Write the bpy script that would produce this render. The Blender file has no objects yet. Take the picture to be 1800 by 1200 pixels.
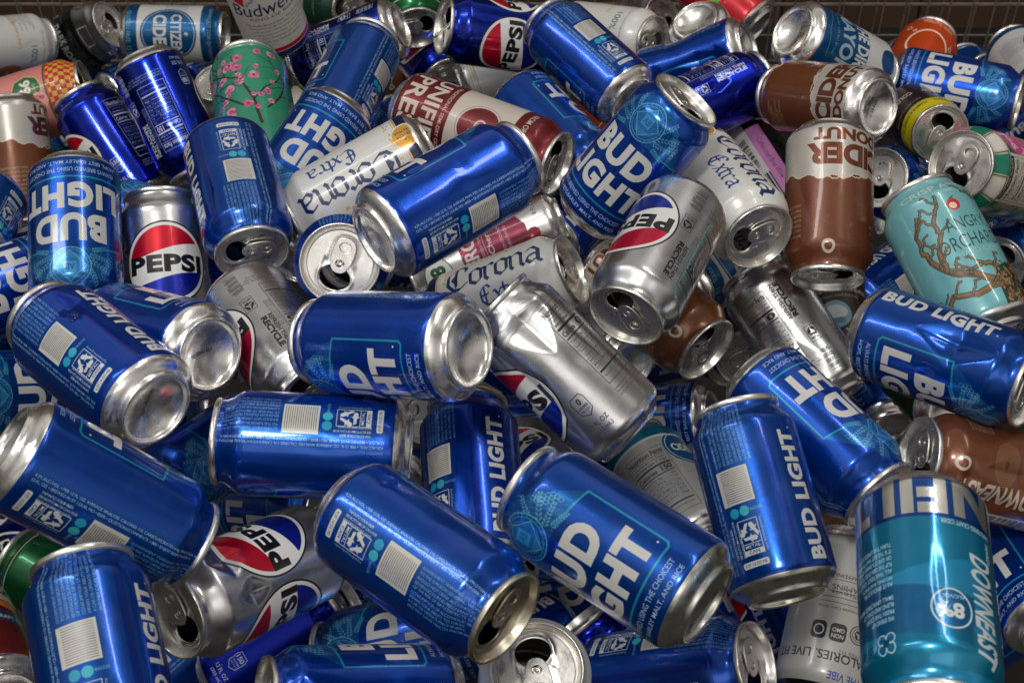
import bpy, bmesh, math, random
import numpy as np
from mathutils import Vector, Matrix, noise
random.seed(7)
scene = bpy.context.scene
COL = scene.collection
# ------------------------------------------------------------------ camera, world, lamps, exposure
CAM_Z = 1.35
PITCH = math.radians(45)
cam = bpy.data.cameras.new('camera'); cam.lens = 50; cam.sensor_width = 36; cam.clip_start = .02; cam.clip_end = 60
camo = bpy.data.objects.new('camera', cam); COL.objects.link(camo)
camo.location = (0, 0, CAM_Z); camo.rotation_euler = (math.radians(90) - PITCH, 0, 0)
cam.dof.use_dof = True; cam.dof.focus_distance = .93; cam.dof.aperture_fstop = 20
scene.camera = camo
w = bpy.data.worlds.new('World'); scene.world = w; w.use_nodes = True
nt = w.node_tree; bg = nt.nodes['Background']
tc = nt.nodes.new('ShaderNodeTexCoord'); sx = nt.nodes.new('ShaderNodeSeparateXYZ'); cr = nt.nodes.new('ShaderNodeValToRGB')
mr = nt.nodes.new('ShaderNodeMapRange'); mr.inputs[1].default_value = -1; mr.inputs[2].default_value = 1
nt.links.new(tc.outputs['Generated'], sx.inputs[0]); nt.links.new(sx.outputs[2], mr.inputs[0]); nt.links.new(mr.outputs[0], cr.inputs[0])
no = nt.nodes.new('ShaderNodeTexNoise'); no.inputs['Scale'].default_value = 1.7; no.inputs['Detail'].default_value = 1.5
nt.links.new(tc.outputs['Generated'], no.inputs['Vector'])
nr = nt.nodes.new('ShaderNodeMapRange'); nr.inputs[1].default_value = .38; nr.inputs[2].default_value = .62; nr.inputs[3].default_value = .30; nr.inputs[4].default_value = 1.35
nt.links.new(no.outputs['Fac'], nr.inputs[0])
mx = nt.nodes.new('ShaderNodeMix'); mx.data_type = 'RGBA'; mx.blend_type = 'MULTIPLY'; mx.inputs[0].default_value = 1
nt.links.new(cr.outputs[0], mx.inputs[6]); nt.links.new(nr.outputs[0], mx.inputs[7]); nt.links.new(mx.outputs[2], bg.inputs[0])
cr.color_ramp.elements[0].position = .48; cr.color_ramp.elements[0].color = (.010, .010, .010, 1)
cr.color_ramp.elements[1].position = .86; cr.color_ramp.elements[1].color = (.66, .625, .58, 1)
bg.inputs[1].default_value = .90
def area(name, loc, target, sx_, sy_, power, col=(1, 1, 1), spin=0):
    l = bpy.data.lights.new(name, 'AREA'); l.shape = 'RECTANGLE'; l.size = sx_; l.size_y = sy_; l.energy = power; l.color = col
    o = bpy.data.objects.new(name, l); COL.objects.link(o); o.location = loc
    q = (Vector(target) - Vector(loc)).to_track_quat('-Z', 'Y'); o.rotation_euler = (q.to_matrix() @ Matrix.Rotation(spin, 3, 'Z')).to_euler()
    return o
area('ceiling_lamp', (-.45, -.30, 3.0), (0, .8, .6), .34, .30, 20, (1, .96, .90))
area('ceiling_lamp', (.9, 1.2, 3.1), (0, .8, .6), 1.3, .12, 10, (1, .96, .90))
area('ceiling_lamp', (-1.5, .9, 3.0), (0, .8, .6), .12, 1.4, 10, (.95, .98, 1))
area('ceiling_lamp', (.2, -1.6, 2.5), (0, .8, .6), 1.6, .8, 5, (1, .97, .93))
scene.view_settings.view_transform = 'Standard'; scene.view_settings.look = 'None'
scene.view_settings.exposure = 0.0; scene.view_settings.gamma = 1
scene.cycles.max_bounces = 8; scene.cycles.glossy_bounces = 6; scene.cycles.diffuse_bounces = 4

# ------------------------------------------------------------------ helpers
def tag(o, label=None, cat=None, group=None, kind=None):
    if label: o['label'] = label
    if cat: o['category'] = cat
    if group: o['group'] = group
    if kind: o['kind'] = kind
def newmat(name):
    m = bpy.data.materials.new(name); m.use_nodes = True
    return m, m.node_tree, m.node_tree.nodes['Principled BSDF']
# ------------------------------------------------------------------ drawing the printed designs (in millimetres, by code)
S = 5.0
_tc = {}
def glyphs(s, bold=0.0, shear=0.0, spacing=1.0):
    key = (s, bold, shear, spacing)
    if key in _tc: return _tc[key]
    c = bpy.data.curves.new('print', 'FONT'); c.body = s; c.offset = bold; c.shear = shear; c.space_character = spacing
    c.resolution_u = 4
    o = bpy.data.objects.new('print', c); COL.objects.link(o)
    me = bpy.data.meshes.new_from_object(o.evaluated_get(bpy.context.evaluated_depsgraph_get()))
    me.calc_loop_triangles()
    v = np.zeros(len(me.vertices) * 3); me.vertices.foreach_get('co', v); v = v.reshape(-1, 3)[:, :2]
    t = np.zeros(len(me.loop_triangles) * 3, int); me.loop_triangles.foreach_get('vertices', t); t = v[t.reshape(-1, 3)]
    bpy.data.objects.remove(o); bpy.data.curves.remove(c); bpy.data.meshes.remove(me)
    if len(t):
        a = (t[:, 1, 0]-t[:, 0, 0])*(t[:, 2, 1]-t[:, 0, 1])-(t[:, 1, 1]-t[:, 0, 1])*(t[:, 2, 0]-t[:, 0, 0])
        t[a < 0] = t[a < 0][:, ::-1]
    _tc[key] = t
    return t
class Art:
    def __init__(s, R, L, base, metal):
        s.C = 2*math.pi*R; s.L = L
        s.w = int(round(s.C*S)); s.h = int(round(L*S)); s.k = s.w/s.C
        s.a = np.zeros((s.h, s.w, 4), np.float32); s.a[:] = tuple(c/255 for c in base)+(metal,)
    def X(s, u): return u/360*s.C
    def _edges(s, e, col, metal, alpha):
        e = np.asarray(e, float)*s.k                     # (n,2,2)
        if not len(e): return
        x0, y0, x1, y1 = e[:, 0, 0], e[:, 0, 1], e[:, 1, 0], e[:, 1, 1]
        bx0 = int(math.floor(min(x0.min(), x1.min())))-1; bx1 = int(math.ceil(max(x0.max(), x1.max())))+3
        by0 = max(0, int(math.floor(min(y0.min(), y1.min())))); by1 = min(s.h, int(math.ceil(max(y0.max(), y1.max())))+1)
        if by1 <= by0: return
        n = 3
        sg = np.where(y1 > y0, 1., -1.)
        lo = np.minimum(y0, y1); hi = np.maximum(y0, y1)
        r0 = np.ceil(lo*n-.5).astype(int); r1 = np.ceil(hi*n-.5).astype(int)
        r0 = np.clip(r0, by0*n, by1*n); r1 = np.clip(r1, by0*n, by1*n)
        cnt = r1-r0
        i = np.repeat(np.arange(len(e)), cnt)
        if not len(i): return
        r = np.arange(len(i))-np.repeat(np.cumsum(cnt)-cnt, cnt)+r0[i]
        yy = (r+.5)/n
        x = x0[i]+(yy-y0[i])*(x1[i]-x0[i])/(y1[i]-y0[i])-bx0
        fx = np.floor(x).astype(int); fr = x-fx
        W = bx1-bx0; acc = np.zeros((by1-by0)*W)
        row = (r//n-by0)*W
        np.add.at(acc, row+fx, sg[i]*(1-fr)/n); np.add.at(acc, row+np.minimum(fx+1, W-1), sg[i]*fr/n)
        cov = np.clip(np.abs(np.cumsum(acc.reshape(-1, W), 1)), 0, 1)*alpha
        cols = (bx0+np.arange(W)) % s.w
        if W > s.w: cols = cols[:s.w]; cov = cov[:, :s.w]
        t = s.a[by0:by1][:, cols]; c4 = np.array(tuple(c/255 for c in col)+(metal,), np.float32)
        s.a[by0:by1, cols] = t+(c4-t)*cov[..., None]
    def poly(s, pts, col, metal=0., alpha=1.):
        """pts: list of polygons in (mm, mm); each filled"""
        if not isinstance(pts[0][0], (tuple, list, np.ndarray)): pts = [pts]
        for p in pts:
            p = np.asarray(p, float); s._edges(np.stack([p, np.roll(p, -1, 0)], 1), col, metal, alpha)
    def rect(s, u, z, w, h, col, metal=0., alpha=1., rot=0, r=0):
        x = s.X(u)
        if r:
            p = []
            for cx, cz, a0 in ((w/2-r, h/2-r, 0), (-w/2+r, h/2-r, 90), (-w/2+r, -h/2+r, 180), (w/2-r, -h/2+r, 270)):
                for k in range(5):
                    a = math.radians(a0+k*22.5); p.append((cx+r*math.cos(a), cz+r*math.sin(a)))
        else: p = [(-w/2, -h/2), (w/2, -h/2), (w/2, h/2), (-w/2, h/2)]
        c, q = math.cos(math.radians(rot)), math.sin(math.radians(rot))
        s.poly([(x+a*c-b*q, z+a*q+b*c) for a, b in p], col, metal, alpha)
    def ell(s, u, z, rx, rz, col, metal=0., alpha=1.):
        x = s.X(u); s.poly([(x+rx*math.cos(t), z+rz*math.sin(t)) for t in np.linspace(0, 2*math.pi, 64)[:-1]], col, metal, alpha)
    def line(s, pts, wd, col, metal=0., alpha=1., closed=False):
        """pts in mm"""
        p = [np.array(q, float) for q in pts]
        if closed: p = p+[p[0]]
        for a, b in zip(p, p[1:]):
            d = b-a; l = np.hypot(*d)
            if l < 1e-6: continue
            n = np.array([-d[1], d[0]])/l*wd/2; e = d/l*wd*.35
            s.poly([a-n-e, b-n+e, b+n+e, a+n-e], col, metal, alpha)
    def ring(s, u, z, rx, rz, wd, col, metal=0., alpha=1.):
        x = s.X(u); s.line([(x+rx*math.cos(t), z+rz*math.sin(t)) for t in np.linspace(0, 2*math.pi, 48)[:-1]], wd, col, metal, alpha, True)
    def text(s, body, u, z, h, w=None, rot=0, bold=0., shear=0., spacing=1., col=(230, 230, 230), metal=0., alpha=1., align='c'):
        t = glyphs(body, bold, shear, spacing)
        if not len(t): return
        mn = t.reshape(-1, 2).min(0); mx = t.reshape(-1, 2).max(0)
        if w: sc = np.array([w/(mx[0]-mn[0]), h/(mx[1]-mn[1])])
        else: sc = np.array([h/.73, h/.73])
        o = np.array([{'c': (mn[0]+mx[0])/2, 'l': mn[0], 'r': mx[0]}[align], (mn[1]+mx[1])/2])
        q = (t-o)*sc
        c, sn = math.cos(math.radians(rot)), math.sin(math.radians(rot))
        q = np.stack([q[..., 0]*c-q[..., 1]*sn+s.X(u), q[..., 0]*sn+q[..., 1]*c+z], -1)
        e = np.concatenate([q[:, [0, 1]], q[:, [1, 2]], q[:, [2, 0]]])
        s._edges(e, col, metal, alpha)
    def para(s, lines, u, z, h, lead, rot=0, **k):
        """lines stacked below one another starting at (u,z); left aligned, running along rot"""
        c, sn = math.cos(math.radians(rot)), math.sin(math.radians(rot))
        for i, l in enumerate(lines):
            dx, dz = sn*lead*i, -c*lead*i
            s.text(l, (s.X(u)+dx)/s.C*360, z+dz, h, rot=rot, align='l', **k)
    def recycle(s, u, z, r, col, rot=0, metal=0.):
        x = s.X(u)
        for k in range(3):
            a = math.radians(120*k+rot)
            def T(p): return (x+r*(p[0]*math.cos(a)-p[1]*math.sin(a)), z+r*(p[0]*math.sin(a)+p[1]*math.cos(a)))
            s.poly([T(p) for p in ((-.62, .28), (-.28, .86), (.05, .86), (-.24, .34), (-.36, .13))][::-1], col, metal)
            s.poly([T(p) for p in ((.12, .86), (.42, .86), (.62, .5), (.82, .6), (.55, .1), (.02, .16), (.22, .27), (.06, .6))][::-1], col, metal)
    def nib(s, strokes, u, z, sc, nw, col, rot=0, ang=38, metal=0., thin=.05):
        c, sn = math.cos(math.radians(rot)), math.sin(math.radians(rot))
        a = math.radians(ang); n = np.array([math.cos(a), math.sin(a)])*nw/2; m = np.array([-math.sin(a), math.cos(a)])*thin/2
        def T(p): return (s.X(u)+sc*(p[0]*c-p[1]*sn), z+sc*(p[0]*sn+p[1]*c))
        for st in strokes:
            for p, q in zip(st, st[1:]):
                p = np.array(p, float); q = np.array(q, float)
                pts = [p+i*n+j*m for i in (-1, 1) for j in (-1, 1)]+[q+i*n+j*m for i in (-1, 1) for j in (-1, 1)]
                pts = sorted([tuple(v) for v in pts])
                def half(ps):
                    h = []
                    for v in ps:
                        while len(h) > 1 and (h[-1][0]-h[-2][0])*(v[1]-h[-2][1])-(h[-1][1]-h[-2][1])*(v[0]-h[-2][0]) <= 0: h.pop()
                        h.append(v)
                    return h[:-1]
                hull = half(pts)+half(pts[::-1])
                s.poly([T(v) for v in hull], col, metal)
    def bake(s, name):
        im = bpy.data.images.new(name, s.w, s.h, alpha=True); im.alpha_mode = 'CHANNEL_PACKED'
        im.pixels.foreach_set(np.clip(s.a, 0, 1).ravel().astype(np.float32)); im.update(); im.pack()
        return im
WARN = ['GOVERNMENT WARNING: (1) ACCORDING', 'TO THE SURGEON GENERAL, WOMEN', 'SHOULD NOT DRINK ALCOHOLIC', 'BEVERAGES DURING PREGNANCY BECAUSE', 'OF THE RISK OF BIRTH DEFECTS. (2)', 'CONSUMPTION OF ALCOHOLIC BEVERAGES', 'IMPAIRS YOUR ABILITY TO DRIVE', 'A CAR OR OPERATE MACHINERY,', 'AND MAY CAUSE HEALTH PROBLEMS.']
def barcode(a, u, z, w, h, vertical, bg=(225, 225, 222), fg=(60, 60, 60), digits=None, bgm=0., seed=3):
    rnd = random.Random(seed)
    a.rect(u, z, w, h, bg, bgm)
    n = 30; L = (h if not vertical else w)*.86
    for i in range(n):
        if rnd.random() < .75:
            p = (i+.5)/n*L-L/2; t = L/n*rnd.uniform(.35, .85)
            if vertical: a.rect((a.X(u)+p)/a.C*360, z+h*.06, t, h*.72, fg)
            else: a.rect((a.X(u)-w*.05)/a.C*360, z+p, w*.72, t, fg)
    if digits:
        if vertical: a.text(digits, u, z-h*.42, h*.11, col=fg)
        else: a.text(digits, (a.X(u)+w*.40)/a.C*360, z, w*.12, rot=90, col=fg)
def nutrition(a, u, z, w, h, fg, bg=None, rot=0, title='Nutrition Facts', cal='150'):
    """framed table, upright"""
    x = a.X(u)
    if bg: a.rect(u, z, w, h, bg)
    a.line([(x-w/2, z-h/2), (x+w/2, z-h/2), (x+w/2, z+h/2), (x-w/2, z+h/2)], .35, fg, closed=True)
    a.text(title, u, z+h/2-h*.07, h*.075, w=w*.9, col=fg, bold=.02)
    a.rect(u, z+h/2-h*.13, w*.92, .3, fg)
    a.text('1 serving per container', u, z+h/2-h*.17, h*.03, w=w*.86, col=fg)
    a.text('Serving size 1 Can', u, z+h/2-h*.22, h*.035, w=w*.86, col=fg, bold=.02)
    a.rect(u, z+h/2-h*.27, w*.92, h*.025, fg)
    a.text('Calories', (x-w*.2)/a.C*360, z+h/2-h*.34, h*.06, w=w*.5, col=fg, bold=.02)
    a.text(cal, (x+w*.3)/a.C*360, z+h/2-h*.335, h*.08, w=w*.26, col=fg, bold=.03)
    a.rect(u, z+h/2-h*.40, w*.92, h*.014, fg)
    rows = ['Total Fat 0g         0%', 'Sodium 30mg        1%', 'Total Carb. 41g   15%', 'Total Sugars 41g', 'Incl. Added 41g   82%', 'Protein 0g']
    for i, r in enumerate(rows):
        zz = z+h/2-h*(.45+.065*i); a.text(r, u, zz, h*.034, w=w*.86, col=fg); a.rect(u, zz-h*.032, w*.92, .18, fg)
    a.rect(u, z-h/2+h*.14, w*.92, h*.02, fg)
    a.text('Not a significant source of other nutrients', u, z-h/2+h*.08, h*.03, w=w*.86, col=fg)
R0 = 33.1
def art_bud():
    B = (0, 68, 172); a = Art(R0, 122, B, .72)
    wh = (206, 205, 202); cy = (26, 150, 186); sky = (20, 116, 182)
    # lighter upper front panel
    X = a.X
    top = [(X(-74), 80), (X(-30), 84), (X(30), 84), (X(74), 80), (X(60), 92), (X(42), 106), (X(20), 116), (X(-20), 116), (X(-42), 106), (X(-60), 92)]
    a.poly(top, sky, .6, .55)
    pat = (112, 186, 216)
    for k in range(-9, 10):
        a.line([(X(-52+0)+k*3.2, 84), (X(-52)+k*3.2+14, 112)], .22, pat, .4, .5) if -2 < k < 9 else None
        a.line([(X(52)+k*3.2, 84), (X(52)+k*3.2-14, 112)], .22, pat, .4, .5) if -9 < k < 2 else None
    # leaves, hops and ears of grain either side of the crest
    for sgn in (-1, 1):
        for i, (bx, bz, ang, ln) in enumerate(((13, 90, 5, 15), (14, 94, 28, 17), (12, 99, 55, 15), (15, 86, -20, 13))):
            a0 = math.radians(ang)
            for j in range(7):
                t0 = j/7*ln; px = bx+math.cos(a0)*t0; pz = bz+math.sin(a0)*t0
                for sd in (-1, 1):
                    an = a0+sd*.7; lf = 3.4*(1-.4*j/7)
                    q = [(sgn*px, pz), (sgn*(px+math.cos(an)*lf*.6-math.sin(an)*.7), pz+math.sin(an)*lf*.6+math.cos(an)*.7), (sgn*(px+math.cos(an)*lf), pz+math.sin(an)*lf), (sgn*(px+math.cos(an)*lf*.6+math.sin(an)*.7), pz+math.sin(an)*lf*.6-math.cos(an)*.7)]
                    a.poly(q if sgn > 0 else q[::-1], pat, .3, .75)
        for i in range(5):
            for j in range(3):
                a.ring(sgn*(40+i*3.2)/1., 100-i*2.2+j*2.6-2, 1.3, 1.5, .3, pat, .3, .6)
    a.ell(0, 98, 14.5, 14.5, (24, 104, 190), .6); a.ring(0, 98, 14.3, 14.3, .7, pat, .3, .9); a.ring(0, 98, 12.2, 12.2, .35, pat, .3, .9); a.ring(0, 98, 9.6, 9.6, .3, pat, .3, .8)
    a.poly([(0, 86.5), (11.5, 98), (0, 109.5), (-11.5, 98)], (38, 128, 206), .5); a.line([(0, 86.5), (11.5, 98), (0, 109.5), (-11.5, 98)], .5, pat, .3, 1, True)
    a.rect(0, 99, 8.6, 8.6, (70, 156, 216), .3); a.text('AB', 0, 99, 5, w=6.6, col=(16, 92, 176), bold=.02)
    for k in range(26):
        t = k/26*2*math.pi; a.rect((math.cos(t)*13.2)/a.C*360, 98+math.sin(t)*13.2, .7, .7, pat, .3, .7)
    for k in range(5): a.line([(-7+k*.8, 92-k*.9), (7-k*.8, 92-k*.9)], .28, pat, .3, .8)
    # box outline
    for pts in ([(X(-30), 84.5), (X(-74), 80), (X(-74), 29), (X(-70), 27), (X(70), 27), (X(74), 29), (X(74), 80), (X(30), 84.5)],):
        a.line(pts, 1.3, cy, .35)
    a.text('BUD', 0, 67.5, 22, w=X(94), bold=.055, spacing=1.1, col=wh)
    a.text('LIGHT', 0, 42, 21, w=X(131), bold=.055, spacing=1.12, col=wh)
    a.ell(68, 33, .7, .7, wh)
    a.text('ALWAYS BREWED USING THE CHOICEST', 0, 21.2, 3.3, w=X(124), bold=.008, col=(176, 196, 222))
    a.text('HOPS, BEST BARLEY MALT, AND RICE', 0, 15, 3.3, w=X(124), bold=.008, col=(176, 196, 222))
    # information column (u 160)
    lt = (140, 174, 210)
    a.rect(152, 62, 36, 92, (8, 84, 170), .7, .5)
    a.para(['4.2% ALC./VOL. • PER 12 FL. OZ. AVERAGE ANALYSIS: CALORIES 110, CARBOHYDRATES 6.6g, PROTEIN .9g', '12 FL. OZ. • BREWED IN ST. LOUIS, MO • BEER • QUESTIONS/COMMENTS 1-800 • ENJOY RESPONSIBLY', ], 131, 16, 1.75, 3.0, 90, col=(196, 214, 236), spacing=.92)
    a.para(WARN, 146, 80.5, 1.75, 2.75, 90, col=lt, spacing=.95)
    a.rect(160, 67, 21, 22, (206, 204, 196), .12)
    for k in range(15):
        a.rect(161, 57.6+k*1.35, 17, .55, (150, 152, 156), .7)
    a.ell(152, 51, 3.1, 3.1, (30, 158, 196), .1); a.ell(163.5, 51, 3.1, 3.1, (52, 176, 196), .1)
    a.text('860330', 176, 51, 1.8, col=lt)
    x = X(163)
    a.line([(x-6.2, 24.5), (x+6.2, 24.5), (x+6.2, 45.5), (x-6.2, 45.5)], .5, wh, closed=True)
    a.recycle(163, 37.8, 6.6, wh); a.rect(163, 31.2, 12.4, .4, wh); a.text('METAL', 163, 29.6, 1.9, w=9.8, bold=.02, col=wh)
    a.rect(163, 26, 12.4, 3, wh); a.text('CAN', 163, 26, 1.9, w=7, bold=.01, col=(10, 50, 140))
    a.text('how2recycle.info', 177, 35, 1.9, w=20, rot=90+180, col=wh)
    a.para(['TAP INTO YOUR BEER', 'SEE BOTTOM OF CAN FOR', 'FRESHEST BEFORE DATE'], 142, 24, 1.6, 2.7, 90, col=wh, bold=.01, spacing=.85)
    a.rect(161, 19, 17, 3.9, wh, 0, 1, 0, 1.2); a.text('4 07 14 D2 ME', 161, 19, 1.9, w=14.5, col=(30, 50, 110))
    # side lettering
    a.text('BUD LIGHT', 231, 55, 12, w=81, rot=90, bold=.05, spacing=1.08, col=wh)
    a.ell(238, 97, .7, .7, wh)
    a.rect(205, 60, 5, 100, (8, 30, 140), .8, .5)
    return a
def globe(a, u, z, r, out):
    x = a.X(u); th = np.linspace(0, 2*math.pi, 120)[:-1]
    c = np.array([(x+r*math.cos(t), z+r*math.sin(t)) for t in th])
    a.ell(u, z, r*1.075, r*1.075, out); a.ell(u, z, r*1.035, r*1.035, (232, 232, 230))
    def band(y): return [(x+y_x, z+y(y_x)) for y_x in np.linspace(-r*.995, r*.995, 60)]
    up = lambda q: r*(.33+.10*math.sin(q/r*1.9+.3)+.10*(q/r))
    dn = lambda q: -r*(.40-.10*math.sin(q/r*1.9+.3)-.08*(q/r))
    red = [p for p in band(up) if (p[0]-x)**2+(p[1]-z)**2 < (r*.93)**2]
    a0 = math.atan2(red[-1][1]-z, red[-1][0]-x); a1 = math.atan2(red[0][1]-z, red[0][0]-x)
    a.poly(red+[(x+r*.95*math.cos(t), z+r*.95*math.sin(t)) for t in np.linspace(a0, a1, 40)], (206, 16, 44), .45)
    bl = [p for p in band(dn) if (p[0]-x)**2+(p[1]-z)**2 < (r*.93)**2]
    a0 = math.atan2(bl[-1][1]-z, bl[-1][0]-x); a1 = math.atan2(bl[0][1]-z, bl[0][0]-x)
    a.poly((bl+[(x+r*.95*math.cos(t), z+r*.95*math.sin(t)) for t in np.linspace(a0, a1, 40)])[::-1], (16, 40, 168), .55)
    a.text('PEPSI', u, z-r*.02, r*.46, w=r*1.88, bold=.05, spacing=1.1, col=(22, 22, 26))
def art_pepsi(blue, both=True):
    a = Art(R0, 122, (4, 34, 168) if blue else (214, 214, 216), .93 if blue else .97)
    fg = (205, 212, 228) if blue else (24, 24, 28)
    if both: globe(a, 0, 60, 30, (12, 12, 20))
    globe(a, 120, 60, 30, (12, 12, 20))
    x = a.X(186)
    a.line([(x-4.5, 33), (x, 30), (x+4.5, 33), (x+5, 42), (x+3.6, 45), (x-3.6, 45), (x-5, 42)], .5, fg, closed=True)
    a.text('150' if blue else '0', 186, 41, 4, bold=.03, col=fg); a.text('CALORIES', 186, 36.8, 1.5, w=7.6, bold=.02, col=fg); a.text('PER CAN', 186, 34.3, 1.3, col=fg)
    a.text('12 FL OZ', 186, 23.5, 3.4, w=15, bold=.01, col=fg); a.text('(355 mL)', 186, 18, 3.4, w=14, bold=.01, col=fg)
    nutrition(a, 248, 66, 27, 62, fg, cal='150' if blue else '0')
    a.para(['CARBONATED WATER, CARAMEL COLOR,', 'PHOSPHORIC ACID, CAFFEINE, CITRIC', 'ACID, NATURAL FLAVOR. 1-800-433'], 224, 30, 1.5, 2.4, 0, col=fg)
    a.text('REFRESH THEN', 283, 82, 3.2, w=32, rot=90, bold=.03, col=fg); a.text('RECYCLE', 291, 82, 4.6, w=32, rot=90, bold=.05, col=fg)
    for i in range(4): a.text('PLEASE RECYCLE THIS CAN AND THE REST OF THE PACK', 273+i*2.2, 72, 1.1, rot=90, col=fg)
    a.line([(a.X(296)-4.4, 42), (a.X(296)+4.4, 42), (a.X(296)+4.4, 55), (a.X(296)-4.4, 55)], .4, fg, closed=True)
    a.recycle(296, 50, 4.2, fg); a.text('METAL', 296, 44.6, 1.7, w=6.5, bold=.02, col=fg)
    if blue: pass
    for i in range(22):
        if (i*7) % 5 != 2: a.rect(296, 16+i*.9, 8, .45, fg)
    a.text('0  12805  0', 304, 26, 2.2, rot=90, col=fg)
    a.text('TEAR AND RECYCLE', 165, 112, 1.6, col=fg)
    return a
LET = {
 'o': (.62, [[(.0, .82), (.0, .18), (.25, 0)], [(0, .82), (.25, 1), (.5, .82), (.5, .2), (.25, 0)]]),
 'r': (.52, [[(-.05, .9), (.05, .8), (.05, .15), (.16, 0)], [(.05, .78), (.3, 1), (.42, .86)]]),
 'n': (.72, [[(-.05, .92), (.05, .8), (.05, .12), (.14, 0)], [(.05, .78), (.33, 1), (.52, .82), (.52, .14), (.64, 0)]]),
 'a': (.7, [[(.03, .84), (.28, 1), (.5, .82), (.5, .14), (.62, 0)], [(.5, .56), (.12, .42), (.02, .2), (.2, 0), (.48, .2)]]),
 'C': (1.0, [[(.82, 1.38), (.62, 1.6), (.3, 1.5), (.0, 1.15), (-.04, .5), (.2, .08), (.5, 0), (.85, .25)], [(.36, 1.45), (.34, .25)], [(.82, 1.38), (.8, 1.12)], [(.36, 1.1), (.18, .8), (.36, .5)]]),
 'E': (.85, [[(.7, 1.35), (.5, 1.6), (.2, 1.45), (.0, 1.15), (-.02, .45), (.2, .05), (.45, 0), (.72, .22)], [(.0, .8), (.5, .86)], [(.28, 1.4), (.27, .2)]]),
 'x': (.6, [[(-.02, .92), (.1, .95), (.42, .05), (.54, .1)], [(.5, .98), (.02, .02)]]),
 't': (.45, [[(.1, 1.35), (.1, .15), (.28, 0)], [(-.12, .95), (.36, .95)]])}
def gothic(a, word, u, z0, sc, col, nw=.19, metal=0., sx=1.3):
    z = z0
    for ch in word:
        adv, st = LET[ch]
        a.nib([[(p[0]*sx, p[1]-.5) for p in s_] for s_ in st], u, z, sc, nw, col, 90, 38, metal)
        z += adv*sc*1.04*sx
def art_corona():
    a = Art(R0, 122, (226, 226, 222), .06)
    nv = (20, 42, 96); gd = (226, 166, 48)
    a.rect(0, 11, a.C, 14, (24, 36, 74), .3); a.rect(0, 19, a.C, 1, gd, .4); a.rect(0, 21, a.C, .4, gd, .4)
    for u in (0, 180):
        a.ell(u, 15.5, 11, 11, (232, 232, 226)); a.ell(u, 15.5, 9.8, 9.8, gd, .3)
        for k, tx in enumerate(('LA', 'CERVEZA', 'MAS FINA')): a.text(tx, u+ (k-1)*6.5, 15.5, 2.4, rot=90, col=nv, bold=.01)
        gothic(a, 'Corona', u-20, 30, 14.5, nv, .2); gothic(a, 'Extra', u+18, 56, 9.5, (28, 66, 140), .19)
        rnd = random.Random(4)
        for k in range(34):
            t = rnd.random(); a.ell(u+rnd.uniform(-60, 52), 27+rnd.uniform(-4, 4)*(1-t), .9, .6, gd, .35)
        for k in range(12):
            a.rect(u-52+rnd.uniform(-2, 2), 30+k*4.5, 2.6, 3.2, gd, .35, .7)
    for u in (90, 270):
        nutrition(a, u, 62, 20, 48, (30, 40, 70))
        a.para(['IMPORTED BEER FROM MEXICO', 'BREWED AND CANNED BY THE', 'CERVECERIA  12 FL OZ 355 ML'], u-20, 32, 1.6, 2.6, 0, col=nv)
    return a
def art_donut():
    a = Art(R0, 122, (122, 72, 42), .3); cr_ = (208, 203, 194); br = (122, 66, 36)
    pts = [(0-20, -2), (a.C+20, -2)]; rnd = random.Random(9)
    X = np.linspace(a.C+20, -20, 240); edge = [(x, 48+4*math.sin(x/a.C*4*math.pi+.6)+1.6*math.sin(x*.35)+rnd.uniform(-.5, .5)) for x in X]
    a.poly(pts+edge, cr_, .32)
    a.line([(x, z+.2) for x, z in edge], .8, (228, 214, 190), .1)
    a.text('CIDER', 0, 33, 18, w=a.X(116), bold=.055, col=br, metal=.5); a.text('DONUT', 0, 17, 10, w=a.X(98), bold=.05, col=br, metal=.5)
    for k in range(7): a.text(['BREWED WITH REAL FRUIT', 'UNFILTERED CRAFT CIDER', 'CINNAMON AND BROWN', 'SUGAR. WHY NOT HAVE', 'YOUR FAVORITE FALL', 'TREAT IN A CAN THAT', 'YOU CAN SHARE'][k], 88, 96-k*4, 2.1, col=(198, 178, 150), w=26)
    a.para(WARN[:7], 250, 98, 1.6, 2.5, 0, col=(198, 178, 150))
    a.text('DOWNEAST', 176, 74, 14, w=66, rot=90, bold=.03, shear=.2, col=(200, 190, 176))
    a.ring(28, 106, 4, 4, 2, (216, 204, 190)); a.ring(205, 106, 4, 4, 2, (216, 204, 190))
    # a ring-shaped cake drawn in fine lines
    for r in np.linspace(3, 13, 9): a.ring(214, 74, r*1.15, r*.75, .3, (190, 160, 120), .2, .8)
    for k in range(40): a.rect(-70+k*3.4 % 60, 64+(k*7) % 38, 7, .25, (120, 66, 36), .6, .5)
    barcode(a, 140, 60, 11, 36, False, cr_, (60, 40, 30))
    return a
def art_press():
    a = Art(R0, 157, (122, 36, 40), .6); cr_ = (206, 196, 186)
    a.a[int(62*S):int(120*S)] = (cr_[0]/255, cr_[1]/255, cr_[2]/255, .08)
    for u in (0, 180):
        a.text('UNIFIED', u, 43, 15, w=a.X(140), bold=.025, col=cr_); a.text('PRESS', u, 23, 17, w=a.X(118), bold=.025, col=cr_)
        a.text('TRADITIONAL SEMI-DRY CIDER', u, 56, 3.6, w=a.X(120), bold=.01, col=cr_)
        a.text('5.2% ABV', u-62, 12, 2.4, col=cr_)
        a.ell(u, 91, 21, 21, (150, 128, 120)); a.ell(u, 91, 20.4, 20.4, cr_); a.ell(u, 91, 18.8, 18.8, (122, 40, 44), .5)
        a.text('CJ', u, 91, 15, w=15, col=cr_, bold=.0)
        a.text('FROM ORCHARD TO CAN', u, 130, 5, w=a.X(118), bold=.01, col=cr_)
    return a
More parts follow.
